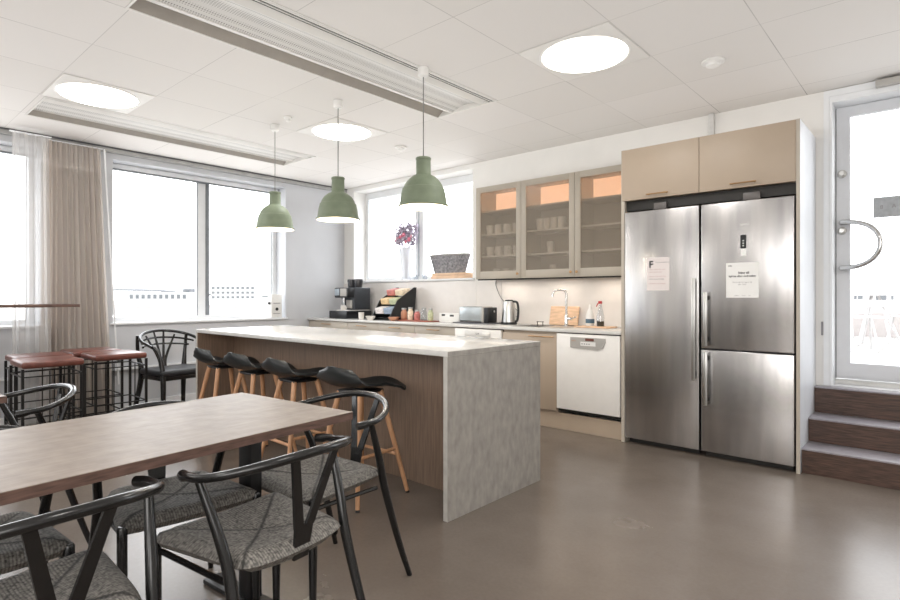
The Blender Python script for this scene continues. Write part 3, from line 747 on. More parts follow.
arc = [(X0+.04, DY-.001, 1.745), (X0+.04, DY-.06, 1.745)]
arc = [(X0+.035+.235*max(0,math.sin(a))**.8, DY-.03-.04*math.sin(a), 1.575+.172*math.cos(a)) for a in [PI*i/24 for i in range(25)]]
MB().tube([(X0+.03, DY-.001, 1.747)]+arc+[(X0+.03, DY-.001, 1.403)], .018, 12).build('pull_handle', M['chrome'], leaf)
for z in (2.115, 1.685):
    k = MB().lathe([(.001,.022),(.016,.022),(.018,.014),(.028,.010),(.03,0)], seg=20).build('lock_cylinder', M['steel'], leaf); k.rotation_euler = (PI/2,0,0); k.location = (X0+.035, DY-.001, z)
cl = MB().box(-.35, .35, WY-.075, WY-.016, 2.655, 2.70, .004).build('door_closer', M['panelgrey']); cl.parent = df
sg = thing('door_sign', 'small pale grey sign hung on the glass door, cut by the photo edge', 'sign', (-.24, DY+.015, 1.84))
MB().box(-.14, .14, 0, .003, -.075, .075).build('plate', mat('translucent_sign', (176,180,184), .5, amt=.06, scale=30), sg)
text('printed_mark', 'A', .04, M['ink_grey'], sg, (-.02, -.001, -.01), (PI/2,0,0)); text('printed_mark', '8', .04, M['ink_grey'], sg, (-.09, -.001, -.012), (PI/2,0,0))
sk = MB().box(-.676, -.664, WY-.014, WY-.001, .9, 1.0)
tag(sk.build('wall_sticker', M['ink_grey']), 'small faint hanging tag on the white door frame', 'tag')

# ---------------------------------------------------------------- counter things
cz = .9005
# coffee machine
cm = thing('coffee_machine', 'black bean-to-cup coffee machine with two hoppers at the worktop corner', 'coffee machine', (-5.85, 4.62, cz))
MB().box(-.21, .155, -.20, .22, .0, .10, .006).build('base', M['black_plastic'], cm)
MB().box(-.14, .145, -.06, .21, .112, .405, .016, 3).build('body', M['charcoal'], cm)
MB().box(-.14, .143, -.17, -.061, .27, .400, .012).build('brew_unit', M['black_plastic'], cm)
MB().box(-.12, .13, -.15, .19, .1005, .1115).build('tray_gap', M['plastic_w'], cm)
MB().box(-.125, -.03, -.176, -.171, .30, .385, .003).build('screen', mat('screen_blue_grey', (150,160,170), .3), cm)
MB().box(-.01, .12, -.177, -.171, .29, .39, .003).build('side_display', M['panelgrey'], cm)
MB().box(-.125, -.06, -.068, -.061, .13, .25, .003).build('front_plate', M['steel'], cm)
MB().box(-.02, .10, -.069, -.061, .13, .24, .003).build('front_plate', M['panelgrey'], cm)
MB().tube([(.0,-.12,.269),(.0,-.12,.215)], .018, 12).build('spout', M['chrome'], cm)
for x in (-.065, .075):
    MB().lathe([(.045,.4055),(.06,.50),(.056,.515),(.001,.517)], (x, .06, 0), 20, cap0=True).build('bean_hopper', mat('hopper_%d' % int(x*100+50), (50,50,54), .2), cm)
MB().tube([(-.12,.05,.405),(-.12,.05,.45)], .012, 8).build('lever', M['black_plastic'], cm)
cupx = cup(.07, .035); cupx.location = (-5.85, 4.49, cz+.1005); cupx['label'] = 'small pale cup under the coffee machine spout'; cupx['group'] = 'cup on the drip tray'
# tea rack: slanted black side panels with three tiers
tr = thing('tea_rack', 'black slanted tea display rack beside the coffee machine', 'rack', (-5.1, 4.66, cz))
poly = [(-.20,0),(.20,0),(.20,.05),(.24,.40),(.20,.40),(-.08,.24),(-.20,.05)]
for x in (-.19, .13):
    MB().prism(poly, 'y', x, x+.012).build('side_panel', M['black_plastic'], tr)
for o2 in tr.children: o2.rotation_euler.z = PI/2
for z, y in ((.04,-.15), (.15,-.06), (.26,.04)):
    MB().box(-.128, .188, y, y+.19, z, z+.010, rot=RX(math.radians(12))).build('shelf', M['black_plastic'], tr)
# the rack faces the room: its shelves carry cartons
tea = [('box_red','box_cream'),('box_yellow','box_green'),('box_white','box_blue')]
names = ['red and white','cream','amber','green and yellow','white','blue']
q = 0
for (z, y), pr in zip(((.055,-.15),(.168,-.06),(.278,.04)), (tea[2], tea[1], tea[0])):
    for k, nm in enumerate(pr):
        x = -5.1-.12+k*.155
        bx = MB().box(0, .145, 0, .12, 0, .07, .003).build('tea_box', M[nm], None, (x, 4.66+y-.012, cz+z+.02)); bx.rotation_euler.x = math.radians(12)
        tag(bx, {'box_red':'red','box_cream':'cream','box_green':'yellow-green','box_blue':'blue-grey','box_white':'white','box_yellow':'amber'}[nm]+' tea carton on the '+('bottom' if z < .1 else 'middle' if z < .2 else 'top')+' tier of the black rack', 'tea box', 'tea cartons in the black rack')
# milk jugs before the rack
jg = cup(.09, .035); jg.location = (-5.40, 4.42, cz); jg.rotation_euler.z = 2; jg['label'] = 'small white mug standing between the coffee machine and the tea rack'; jg['group'] = 'mugs before the rack'
jg2 = MB().lathe([(.03,0),(.055,.03),(.06,.05),(.056,.05),(.03,.01),(.001,.01)], seg=24, cap0=True).build('bowl', M['cup'], None, (-5.19, 4.39, cz)); tag(jg2, 'small white bowl on the worktop in front of the tea rack', 'bowl')
# tray with jars
ty = MB().box(-.30,.30,-.10,.10,0,.012,.004).build('tray', mat('reddish_tray', (150,84,66), .4), None, (-4.56, 4.56, cz)); tag(ty, 'reddish brown tray with jars beside the tea rack', 'tray')
def jar(name, m, r, h, x, label, lidm='lid', y=4.56):
    o = thing(name, label, 'jar', (x, y, cz+.0125), 0, 'jars on the reddish tray')
    MB().lathe([(r*.9,0),(r,.01),(r,h*.75),(r*.7,h*.85),(r*.7,h)], seg=20, cap0=True, cap1=True).build('body', m, o)
    MB().lathe([(r*.75,h+.0005),(r*.75,h+.018),(.001,h+.02)], seg=20, cap0=True).build('lid', M[lidm], o)
jar('storage_jar', M['copper'], .038, .12, -4.78, 'copper coloured jar leftmost on the tray')
jar('storage_jar', M['box_cream'], .034, .13, -4.67, 'cream jar with a silver lid next to the copper jar', 'lid')
jar('storage_jar', M['box_red'], .036, .10, -4.56, 'rosy red jar in the middle of the tray', 'lid')
jar('storage_jar', M['vaseglass'], .036, .13, -4.45, 'clear glass jar right of the rosy jar on the tray')
jar('storage_jar', M['box_green'], .032, .12, -4.345, 'pale green jar at the right end of the tray', 'lid')
bw = MB().lathe([(.03,0),(.055,.02),(.07,.045),(.066,.045),(.03,.008),(.001,.008)], seg=20, cap0=True).build('bowl', M['copper'], None, (-4.83, 4.44, cz)); tag(bw, 'small copper bowl in front of the tray of jars', 'bowl')
# white carton with black marks
wb = thing('white_carton', 'low white carton with small dark print left of the toaster', 'carton', (-4.08, 4.66, cz))
MB().box(-.16,.14,-.07,.07,0,.10,.004).build('body', M['plastic_w'], wb)
MB().box(-.12,-.07,-.0712,-.0702,.07,.09).box(-.0,.06,-.0712,-.0702,.065,.085).build('printed_mark', M['ink'], wb)
# toaster: long box, sits on a thin tray
tt = MB().box(-.24,.24,-.12,.12,0,.012,.003).build('baking_tray', M['ext_grey'], None, (-3.72, 4.62, cz)); tag(tt, 'thin dark tray under the steel toaster', 'tray')
to = thing('toaster', 'brushed steel toaster with black ends on the worktop', 'toaster', (-3.73, 4.62, cz+.0125))
MB().box(-.17,.135,-.08,.08,.012,.165,.012,3).build('body', mat('toaster_steel', (176,182,184), .3, .7, amt=.03), to)
MB().box(.136,.165,-.085,.085,.0,.17,.01,3).build('end_cap', M['panelgrey'], to)
MB().box(.166,.222,-.08,.08,.0,.16,.008,3).build('control_end', M['black_plastic'], to)
MB().box(-.14,.11,-.05,-.025,.1655,.1665).box(-.14,.11,.02,.045,.1655,.1665).build('slot', M['gap'], to)
MB().tube([(.2225,0,.12),(.245,0,.12)], .012, 10).build('lever', M['chrome'], to)
# kettle
ke = thing('kettle', 'tall steel kettle with a black handle under the glass cabinets', 'kettle', (-3.355, 4.70, cz))
MB().lathe([(.085,0),(.085,.02),(.078,.024)], seg=28, cap0=True, cap1=True).build('base', M['black_plastic'], ke)
MB().lathe([(.078,.0245),(.075,.06),(.062,.18),(.056,.225),(.05,.24)], seg=28, cap1=True, cap0=True).build('body', M['steel'], ke)
MB().lathe([(.049,.2405),(.04,.252),(.001,.255)], seg=24, cap0=True).build('lid', M['black_plastic'], ke)
MB().tube([(.05,0,.235),(.10,0,.225),(.115,0,.15),(.105,0,.05),(.078,0,.03)], .012, 10, smooth=5).build('handle', M['black_plastic'], ke)
MB().prism([(-.07,.20),(-.055,.235),(-.05,.2)], 'y', -.018, .018).build('spout', M['steel'], ke)
# cables from the cabinet to the toaster socket
cb = MB().tube([(-3.69,4.925,1.365),(-3.69,4.925,1.30),(-3.60,4.92,1.15),(-3.42,4.92,1.05),(-3.40,4.92,.99),(-3.44,4.86,.92)], .004, 6, smooth=6).build('power_cable', M['cord']); tag(cb, 'thin grey cable hanging from the glass cabinet down to the worktop', 'cable')
# hob / sink
hb = thing('sink', 'inset steel sink with a dark basin below the tap', 'sink', (-2.86, 4.56, cz))
MB().box(-.26,.26,-.17,.17,0,.003,.001).build('rim', M['steel'], hb)
MB().box(-.22,.05,-.14,.14,.0032,.0045).build('basin', M['gap'], hb)
MB().tube([(-.06,.0,.005),(-.06,.0,.05)], .004, 8).tube([(.0,.0,.005),(.0,.0,.05)], .004, 8).tube([(-.07,0,.045),(.01,0,.045)], .003, 8).build('plug_holder', M['gap'], hb)
# tap
tp = thing('kitchen_tap', 'chrome kitchen tap with a tall angular spout in front of the cutting board', 'tap', (-2.72, 4.76, cz+.0035))
MB().lathe([(.026,0),(.026,.008),(.018,.014),(.018,.10),(.012,.11)], seg=20, cap0=True, cap1=True).build('base', M['chrome'], tp)
MB().tube([(0,0,.10),(0,0,.22),(0,0,.31),(-.010,-.006,.335),(-.03,-.02,.345),(-.075,-.055,.345),(-.095,-.07,.335),(-.105,-.078,.305),(-.107,-.08,.28)], [.011]*8+[.012], 10, smooth=3).build('spout', M['chrome'], tp)
MB().tube([(.018,0,.07),(.05,0,.07)], .014, 10).tube([(.05,0,.07),(.12,-.03,.09)], .006, 8).build('lever', M['chrome'], tp)
# cutting board
cbd = MB().box(-.16,.16,-.009,.009,0,.19,.006,2, rot=RX(math.radians(-12)), piv=(0,0,0)).build('cutting_board', M['oak_board'], None, (-2.82, 4.87, cz+.003)); tag(cbd, 'light wood cutting board leaning on the backsplash behind the tap', 'cutting board')
# bottles
sb = thing('soap_bottle', 'white dish soap bottle with a blue label by the fridge', 'bottle', (-2.465, 4.75, cz+.0135))
MB().lathe([(.036,0),(.04,.01),(.04,.09),(.028,.13),(.012,.16)], seg=20, cap0=True, cap1=True).build('body', M['plastic_w'], sb)
MB().lathe([(.0405,.025),(.0405,.065)], seg=20).build('blue_label', M['blue'], sb)
MB().lathe([(.012,.1605),(.012,.19),(.006,.20)], seg=14, cap0=True, cap1=True).build('cap', M['plastic_w'], sb)
sp = thing('spray_bottle', 'clear spray bottle with a red trigger top and dark liquid', 'bottle', (-2.36, 4.75, cz+.0135))
MB().lathe([(.034,0),(.034,.045)], seg=20, cap0=True, cap1=True).build('dark_liquid', M['darkliquid'], sp)
MB().lathe([(.036,.0455),(.034,.10),(.014,.18),(.012,.205)], seg=20, cap0=True, cap1=True).build('body', M['vaseglass'], sp)
MB().box(-.02,.014,-.01,.01,.206,.232,.004).tube([(-.025,0,.212),(-.04,0,.18)], .005, 8).build('trigger', M['red'], sp)
ts = thing('wooden_tray', 'small pale wooden tray under the bottles near the fridge', 'tray', (-2.40, 4.73, cz))
MB().box(-.17,.17,-.10,.10,0,.013,.005).build('board', M['oak_board'], ts)
# window sill objects (kitchen window)
sz = KW[2]+.0015
va = thing('flower_vase', 'tall clear glass vase on the kitchen window sill', 'vase', (-5.24, 5.04, sz))
MB().lathe([(.062,0),(.062,.012),(.066,.04),(.095,.42),(.091,.42),(.06,.05),(.05,.02),(.001,.02)], seg=28, cap0=True).build('body', M['milkglass'], va)
fw = thing('flower_bouquet', 'bouquet of dried grey stems with pink flowers in the glass vase', 'flowers', (-5.24, 5.04, sz+.022))
stb = MB(); random.seed(5)
lf_ = MB()
heads = []
for k in range(46):
    a = random.uniform(0, 2*PI); rr = random.uniform(.02,.19); h = random.uniform(.44,.66)+(.05 if rr < .1 else 0)
    p = (rr*math.cos(a), rr*math.sin(a)*.45, h); heads.append(p)
    stb.tube([(.02*math.cos(a),.02*math.sin(a),.01),(.035*math.cos(a),.035*math.sin(a)*.8,.35),p], .0018, 5, smooth=3)
    for j in range(9):
        q_ = [p[i]+random.uniform(-.03,.03)*(1 if i != 1 else .6) for i in range(3)]
        lf_.sphere(q_, random.uniform(.008,.017), 6, (1,1,random.uniform(.6,1.8)))
stb.build('stems', M['leafgrey'], fw); lf_.build('foliage', M['leafgrey'], fw)
for (x,y,z,rr,m_) in ((.0,-.05,.56,.036,'pink'),(-.05,-.06,.54,.026,'pink'),(.10,-.05,.50,.03,'pink'),(.13,-.04,.54,.022,'pinkpale'),(-.13,-.04,.53,.03,'pinkpale'),(-.17,-.03,.50,.022,'pinkpale'),(.05,-.06,.47,.024,'pink'),(-.08,-.05,.48,.026,'pinkpale')):
    fb = MB()
    for k in range(7):
        a = k*2*PI/7; fb.sphere((x+rr*.55*math.cos(a), y, z+rr*.55*math.sin(a)), rr*.5, 8, (1,.6,1))
    fb.sphere((x,y-.01,z), rr*.5, 8)
    fb.build('flower', M[m_], fw)
for k, (x, lb) in enumerate(((-5.06,'small clear glass on the sill beside the flower vase'),(-4.90,'small clear glass on the sill right of the window post'))):
    g = MB().lathe([(.03,0),(.036,.06),(.033,.06),(.027,.006),(.001,.006)], seg=20, cap0=True).build('tea_light_glass', M['vaseglass'], None, (x, 5.04, sz)); tag(g, lb, 'glass', 'small glasses on the kitchen sill')
for k in range(2):
    bx = MB().box(-.27,.27,-.09,.09,0,.034,.004).build('wooden_box', M['oak_tray'], None, (-4.43+.012*k, 5.03, sz+.0005+k*.0345))
    tag(bx, ('lower' if k == 0 else 'upper')+' flat pale wooden box under the wicker basket on the sill', 'wooden box', 'flat wooden boxes on the sill')
bk = thing('wicker_basket', 'grey wicker basket with a pale rim on the kitchen window sill', 'basket', (-4.47, 5.03, sz+.07))
def bask(r0, r1, z0, z1, n=40, th=.008):
    mb = MB(); rings = []
    for j, (f, z) in enumerate(((r0, z0), (r1, z1))):
        pass
    prof = [(r0, z0), (r0+(r1-r0)*.5, (z0+z1)/2), (r1, z1), (r1-th, z1), (r0+(r1-r0)*.5-th, (z0+z1)/2), (r0-th, z0+.006), (.001, z0+.006)]
    mb.lathe(prof, seg=n, cap0=True)
    for v in mb.bm.verts: v.co.x *= 1.0; v.co.y *= .34
    return mb
bask(.235, .305, 0, .21).build('bowl', M['wicker'], bk)
sv = MB()
for k in range(44):
    a = 2*PI*k/44
    sv.tube([(.238*math.cos(a), .238*math.sin(a)*.34, .005), (.285*math.cos(a), .285*math.sin(a)*.34, .15), (.309*math.cos(a), .309*math.sin(a)*.34, .21)], .006, 6)
sv.build('stakes', M['wicker'], bk)
rp = [(.309*math.cos(2*PI*k/40), .309*math.sin(2*PI*k/40)*.34, .217) for k in range(41)]
MB().tube(rp, .012, 8).build('rim', mat('pale_rim', (178,176,176), .6, amt=.2, scale=60, bump=.3), bk)
rp = [(.285*math.cos(2*PI*k/40), .285*math.sin(2*PI*k/40)*.34, .16) for k in range(41)]
MB().tube(rp, .008, 8).build('band', M['wicker'], bk)
# device on the left window's sill
dv = thing('sill_radio', 'small white box device with a dark dial on the sill of the left window', 'device', (WX-.04, 3.86, WZ0+.002), 0)
MB().box(-.045,.045,-.075,.075,0,.30,.006).build('body', M['plastic_w'], dv)
MB().lathe([(.02,0),(.02,.006),(.001,.007)], seg=18).build('dial', M['ink'], dv); k = dv.children[-1]; k.rotation_euler = (0,PI/2,0); k.location = (.0455, 0, .11)
MB().box(.0452,.047,-.05,.05,.18,.19).box(.0452,.047,-.05,.05,.05,.058).build('slots', M['ink_grey'], dv)
MB().box(-.02,.02,-.095,-.076,.17,.20,.003).build('knob', M['ink'], dv)

# ---------------------------------------------------------------- curtains
def curtain(name, y0, y1, y0b, y1b, n, amp, m, label, x=-6.30, gather=1.0):
    def fn(u, v):
        z = .03+(CZ-.06-.03)*v
        a = y0b+(y1b-y0b)*u; b = y0+(y1-y0)*u
        t_ = v**.7
        y = a*(1-t_)+b*t_
        ph = u*n*2*PI
        am = amp*(.75+.5*(1-v)) * (1+.3*math.sin(u*7+1))
        return (x+am*math.sin(ph+.5*math.sin(ph*.37)+ .4*(1-v)*math.sin(u*13)), y+.35*am*math.sin(2*ph), z)
    r = thing(name, label, 'curtain', (0,0,0))
    MB().grid(fn, n*12, 14).build('fabric', m, r, normals=False, angle=180)
    MB().box(x-.02, x+.02, y0-.02, y1+.02, CZ-.058, CZ-.052).build('header_tape', M['frame'], r)
    return r
gc = curtain('curtain', 1.35, 1.82, 1.31, 1.95, 11, .035, M['curtain'], 'grey linen curtain hanging in folds between the two left windows', -6.29)
curtain('sheer_curtain', 1.10, 1.37, 1.10, 1.40, 4, .028, M['sheer'], 'sheer white curtain over the edge of the leftmost window', -6.185)
cc = MB().tube([(-6.25,1.845,CZ-.06),(-6.25,1.90,1.6),(-6.22,1.965,.3)], .008, 6).build('pull_cord', M['frame'], gc)

# ---------------------------------------------------------------- wishbone chairs
def wishbone():
    r = thing('wishbone_chair', '', 'chair')
    # woven seat, wrapped over its rails
    def seatf(u, v):
        U, V = 2*u-1, 2*v-1
        hw = .168+(.215-.168)*(V+1)/2
        cr = 1-.10*max(0, -V)**3*abs(U)**3
        x = U*hw*cr; y = -.165+(.20+.165)*(V+1)/2
        y += .022*(1-U*U) * (-1 if V < 0 else .25)*abs(V)
        e = max(abs(U), abs(V))
        z = .442 - .020*(1-U*U)*(1-V*V) + .006*U*U
        z -= .020*max(0, (e-.84)/.16)**2
        z -= .0055*math.exp(-((abs(U)-abs(V))/.05)**2)*(1-max(0,(e-.85)/.15))
        return (x, y, z)
    MB().shell(seatf, 36, 36, -.034).build('seat', M['weave'], r, angle=60)
    for s in (-1, 1): MB().tube([(s*.212,.19,.415),(s*.20,-.13,.405)], .009, 8).build('side_rail', M['black_lacquer'], r)
    for s in (-1, 1):
        MB().tube([(s*.222,.205,0),(s*.222,.205,.25),(s*.222,.205,.452),(s*.222,.205,.460)], [.011,.016,.0155,.011], 12).build('leg', M['black_lacquer'], r)
        MB().tube([(s*.243,-.285,0),(s*.225,-.235,.16),(s*.212,-.165,.40),(s*.220,-.13,.52),(s*.240,-.07,.665),(s*.243,-.062,.685)], [.011,.014,.0165,.0155,.012,.0115], 12, smooth=4).build('leg', M['black_lacquer'], r)
    # bent top rail with short blunt arms
    pts, rs = [], []
    ax, ay = .258, .225
    for i in range(25):
        a = -PI*.02 + (PI*1.04)*i/24
        pts.append((ax*math.cos(a), -.045-ay*math.sin(a), .695+.052*max(0,math.sin(a))**1.5)); rs.append(.0125+.0015*math.sin(a)**2)
    pts = [(.246,.016,.689),(.254,-.008,.691)]+pts+[(-.254,-.008,.691),(-.246,.016,.689)]
    rs = [.0145,.0155]+rs+[.0155,.0145]
    MB().tube(pts, rs, 12, smooth=2).build('back_rail', M['black_lacquer'], r)
    # Y splat: a base blade that forks
    sp = MB()
    def blade(p0, p1, w0, w1, th=.005, ym=0):
        n = 8; L_ = []
        for i in range(n+1):
            t_ = i/n; x = p0[0]+(p1[0]-p0[0])*t_; y = p0[1]+(p1[1]-p0[1])*t_+ym*math.sin(PI*t_); z = p0[2]+(p1[2]-p0[2])*t_
            L_.append((x,y,z,w0+(w1-w0)*t_))
        vs = []
        for x,y,z,w_ in L_: vs.append([sp.bm.verts.new((x+sx*w_/2, y+sy*th, z)) for sx,sy in ((-1,-1),(1,-1),(1,1),(-1,1))])
        for i in range(n):
            for k in range(4): sp.bm.faces.new((vs[i][k],vs[i][(k+1)%4],vs[i+1][(k+1)%4],vs[i+1][k]))
        sp.bm.faces.new(vs[0][::-1]); sp.bm.faces.new(vs[-1])
    blade((0,-.188,.415), (0,-.205,.52), .052, .066)
    blade((.019,-.2045,.512), (.075,-.258,.738), .032, .026)
    blade((-.019,-.2045,.512), (-.075,-.258,.738), .032, .026)
    sp.build('back_splat', M['black_lacquer'], r)
    return r
GRP = 'black wishbone chairs around the dining tables'
TA = math.radians(-5.5)    # table tilt
w1 = wishbone(); w1['group'] = GRP
w1.location = (-1.612, .912, 0); w1.rotation_euler.z = math.radians(97)
w1['label'] = 'black wishbone chair on the near side of the table, its whole woven seat in view'
dup(w1, (-1.93, 1.36, 0), PI+math.radians(3), 'black wishbone chair at the head of the table in front of the wooden-legged bar stools')
dup(w1, (-1.60, .315, 0), math.radians(95), 'black wishbone chair cut off by the bottom left corner of the photo')
dup(w1, (-2.135, .86, 0), -PI/2+math.radians(-4), 'black wishbone chair tucked under the far side of the table, near the table leg')
dup(w1, (-2.15, .27, 0), -PI/2+math.radians(-4), 'black wishbone chair on the far side of the table at the left photo edge')
dup(w1, (-3.18, .525, 0), PI+math.radians(6), 'black wishbone chair at the head of the second table, before the red-brown stools')

# ---------------------------------------------------------------- tables
def table(loc, Lg, label, two=True):
    # local: +x along width, length toward -y; origin at far-right corner B
    r = thing('dining_table', label, 'table', loc, TA*-1)
    W_ = .72
    tp_ = MB().box(-W_, 0, -Lg, 0, .72, .75).build('tabletop', M['table'], r)
    e = MB(); t_ = .0012
    e.box(0, t_, -Lg, 0, .7205, .7485); e.box(-W_-t_, -W_, -Lg, 0, .7205, .7485); e.box(-W_, 0, 0, t_, .7205, .7485); e.box(-W_, 0, -Lg-t_, -Lg, .7205, .7485)
    e.build('edge_band', M['table_edge'], r)
    for y in ((-.20, -Lg+.2) if two else (-.2,)):
        l = MB().box(-W_/2-.04, -W_/2+.04, y-.025, y+.025, .021, .705, .004).build('leg', M['black_metal'], r)
        MB().box(-W_/2-.27, -W_/2+.27, y-.04, y+.04, .001, .02, .004).build('foot', M['black_metal'], l)
        MB().box(-W_/2-.22, -W_/2+.22, y-.03, y+.03, .706, .7195).build('bracket', M['black_metal'], l)
    return r
table((-1.683, 1.335, 0), 1.6, 'brown veneer dining table on black legs filling the lower left foreground')
table((-3.09, .53, 0), 1.6, 'second brown dining table, only its corner showing at the left photo edge')

# ---------------------------------------------------------------- island stools
def stool():
    r = thing('bar_stool', '', 'stool')
    def f(u, v):
        U = 2*u-1
        P = [(-.225,.135,.10),(-.222,.10,.165),(-.20,.045,.20),(-.15,.008,.212),(-.05,-.008,.215),(.06,-.004,.218),(.13,.012,.218),(.18,.022,.205),(.218,.018,.165),(.24,.004,.085)]
        n = len(P)-1; t_ = v*n; i = min(int(t_), n-1); k = t_-i
        k = k*k*(3-2*k)*.3+k*.7
        y, z, hw = [P[i][j]*(1-k)+P[i+1][j]*k for j in range(3)]
        back = max(0, 1-v*2.6); front = min(1, max(0, (v-.5)/.25))
        z += .03*(1-back)*(1-front)*U*U - .052*front*U**2*(1 if v < .85 else (1-v)/.15*.6+.4)
        y += .07*back*U*U
        z -= .02*back*U*U
        return (U*hw, y, .655+z)
    MB().shell(f, 18, 26, .013).build('seat', M['black_shell'], r, angle=70)
    MB().box(-.10,.10,-.10,.10,.618,.634,.004).lathe([(.05,.6345),(.05,.643)], seg=16, cap0=True, cap1=True).build('seat_plate', M['black_metal'], r)
    for sx in (-1,1):
        for sy in (-1,1):
            l = MB().tube([(sx*.085,sy*.085,.625),(sx*.20,sy*.20,.012)], [.0175,.0125], 12).build('leg', M['beech'], r)
            MB().tube([(sx*.20,sy*.20,.0115),(sx*.2023,sy*.2023,.0005)], .0125, 12).build('foot_cap', M['black_plastic'], l)
    def lp(sx, sy, z): k = (.625-z)/.613; return (sx*(.085+.115*k), sy*(.085+.115*k), z)
    for a, b, z in (((-1,-1),(1,-1),.235),((-1,1),(1,1),.235),((-1,-1),(-1,1),.27),((1,-1),(1,1),.27)):
        MB().tube([lp(*a,z), lp(*b,z)], .0105, 10).build('footrest', M['beech'], r)
    return r
s0 = stool(); s0['group'] = 'black bar stools with beech legs along the island'
lab = ['black shell bar stool nearest the concrete end panel of the island', 'second black shell bar stool from the concrete end of the island', 'third black shell bar stool from the concrete end of the island', 'black shell bar stool at the far window end of the island']
for k, x in enumerate((-2.62, -3.27, -3.81, -4.33)):
    rz = math.radians((3, -2, 2, -3)[k])
    if k == 0: s0.location = (x, 2.135, 0); s0.rotation_euler.z = rz; s0['label'] = lab[0]
    else: dup(s0, (x, 2.135, 0), rz, lab[k])

# ---------------------------------------------------------------- red-brown leather stools
def lstool():
    r = thing('leather_stool', '', 'stool'); h = .19; H = .66
    MB().box(-h-.012,h+.012,-h-.006,h+.006,H,H+.05,.018,4).build('seat', M['leather_red'], r, angle=60)
    for sx in (-1,1):
        for sy in (-1,1): MB().box(sx*h-.009,sx*h+.009,sy*h-.009,sy*h+.009,.001,H-.001).build('leg', M['black_metal'], r)
    t_ = .0045
    for z in (H-.06, .30, .16):
        fr_ = MB()
        for s in (-1,1):
            fr_.box(-h+.0095,h-.0095,s*h-t_,s*h+t_,z-t_,z+t_); fr_.box(s*h-t_,s*h+t_,-h+.0095,h-.0095,z-t_,z+t_)
        fr_.build('rung', M['black_metal'], r)
    for s in (-1,1):
        MB().box(-.075,-.067,s*h-t_+.001,s*h+t_-.001,.167,H-.067).build('brace', M['black_metal'], r)
        MB().box(s*h-t_+.001,s*h+t_-.001,.055,.063,.167,H-.067).build('brace', M['black_metal'], r)
    return r
l0 = lstool(); l0.location = (-5.165, 1.135, 0); l0['group'] = 'red-brown leather stools by the curtain'
l0['label'] = 'front left red-brown leather stool on a black wire frame by the curtain'
dup(l0, (-5.31, 1.64, 0), 0, 'front right red-brown leather stool, beside the black armchair')
dup(l0, (-5.585, 1.175, 0), 0, 'back left red-brown leather stool behind the front one, close to the curtain')
dup(l0, (-5.77, 1.60, 0), 0, 'back right red-brown leather stool standing closest to the window wall')
# high bar table at the left window
bt = thing('bar_table', 'thin brown high tabletop in front of the leftmost window', 'table', (-5.93, 0.1, 0))
MB().box(-.2,.2,-1.6,1.40,1.095,1.12,.002).build('tabletop', M['table_edge'], bt)
for y in (-1.2, .45):
    l = MB().box(-.03,.03,y-.03,y+.03,.021,1.0945).build('leg', M['black_metal'], bt)
    MB().box(-.18,.18,y-.18,y+.18,.001,.02,.004).build('foot', M['black_metal'], l)

# ---------------------------------------------------------------- black armchair by the window
ac = thing('armchair', 'black spindle-back armchair with a padded seat under the left window', 'chair', (-5.80, 2.33, 0), -PI/2+math.radians(8))
mm = M['black_lacquer']
MB().box(-.245,.245,-.20,.235,.42,.475,.022,4).build('seat', M['leather_black'], ac, angle=60)
MB().box(-.235,.235,-.19,.225,.375,.418,.008).build('seat_frame', mm, ac)
for s in (-1,1):
    MB().tube([(s*.235,.225,0),(s*.22,.205,.40),(s*.235,.17,.62),(s*.27,.13,.70)], [.019,.026,.016,.014], 10, smooth=3).build('leg', mm, ac)
    MB().tube([(s*.26,-.27,0),(s*.22,-.19,.40),(s*.245,-.21,.62),(s*.255,-.20,.80)], [.019,.028,.018,.015], 10, smooth=3).build('leg', mm, ac)
def arcpts(ax_, ay_, yc, z0, z1, a0=0, a1=PI, n=20):
    return [(ax_*math.cos(a0+(a1-a0)*i/n), yc-ay_*math.sin(a0+(a1-a0)*i/n), z0+(z1-z0)*math.sin(a0+(a1-a0)*i/n)) for i in range(n+1)]
MB().tube([(.285,.13,.70)]+arcpts(.29,.25,-.03,.74,.835)+[(-.285,.13,.70)], .015, 10).build('top_rail', mm, ac)
MB().tube(arcpts(.275,.235,-.03,.71,.765,.25,PI-.25), .010, 8).build('middle_rail', mm, ac)
MB().tube(arcpts(.265,.225,-.03,.67,.70,.45,PI-.45), .010, 8).build('lower_rail', mm, ac)
for x0_, x1_ in ((-.03,-.15),(-.012,-.05),(.012,.05),(.03,.15)):
    yb = -.03-.25*math.sqrt(max(0,1-(x1_/.29)**2))
    MB().tube([(x0_,-.19,.42),(x0_*1.2,-.21,.55),(x1_,yb,.82 if abs(x1_) < .1 else .79)], [.016,.014,.009], 8, smooth=4).build('back_slat', mm, ac)

# ---------------------------------------------------------------- outside
def at(px, k):
    F_, yaw = 554.3, math.radians(41.605); t_ = (px-450)/F_
    return (k*(-math.sin(yaw)+t_*math.cos(yaw)), k*(math.cos(yaw)+t_*math.sin(yaw)))
gr = MB().box(-900, WX-1.5, -700, 900, -6.2, -6).build('outdoor_ground', M['ext_ground']); struct(gr)
gr = MB().box(WX-1.5, 900, WY+6, 900, -6.2, -6).build('outdoor_ground', M['ext_ground']); struct(gr)
yawc = math.radians(41.6)
def bld(name, px, k, w_, h_, z0, m, label, cat, rows=0, cols=0, depth=10):
    x, y = at(px, k)
    r = thing(name, label, cat, (x, y, -6), yawc)
    MB().box(-w_/2, w_/2, 0, depth, 0, z0+h_+6).build('wall', M[m], r)
    if rows:
        ww = w_/cols; hh = h_/rows
        for i in range(rows):
            for j in range(cols):
                a = -w_/2+j*ww+ww*.2
                MB().box(a, a+ww*.55, -.05, -.001, z0+6+i*hh+hh*.25, z0+6+i*hh+hh*.72).build('window', M['ext_dark'], r)
    return r
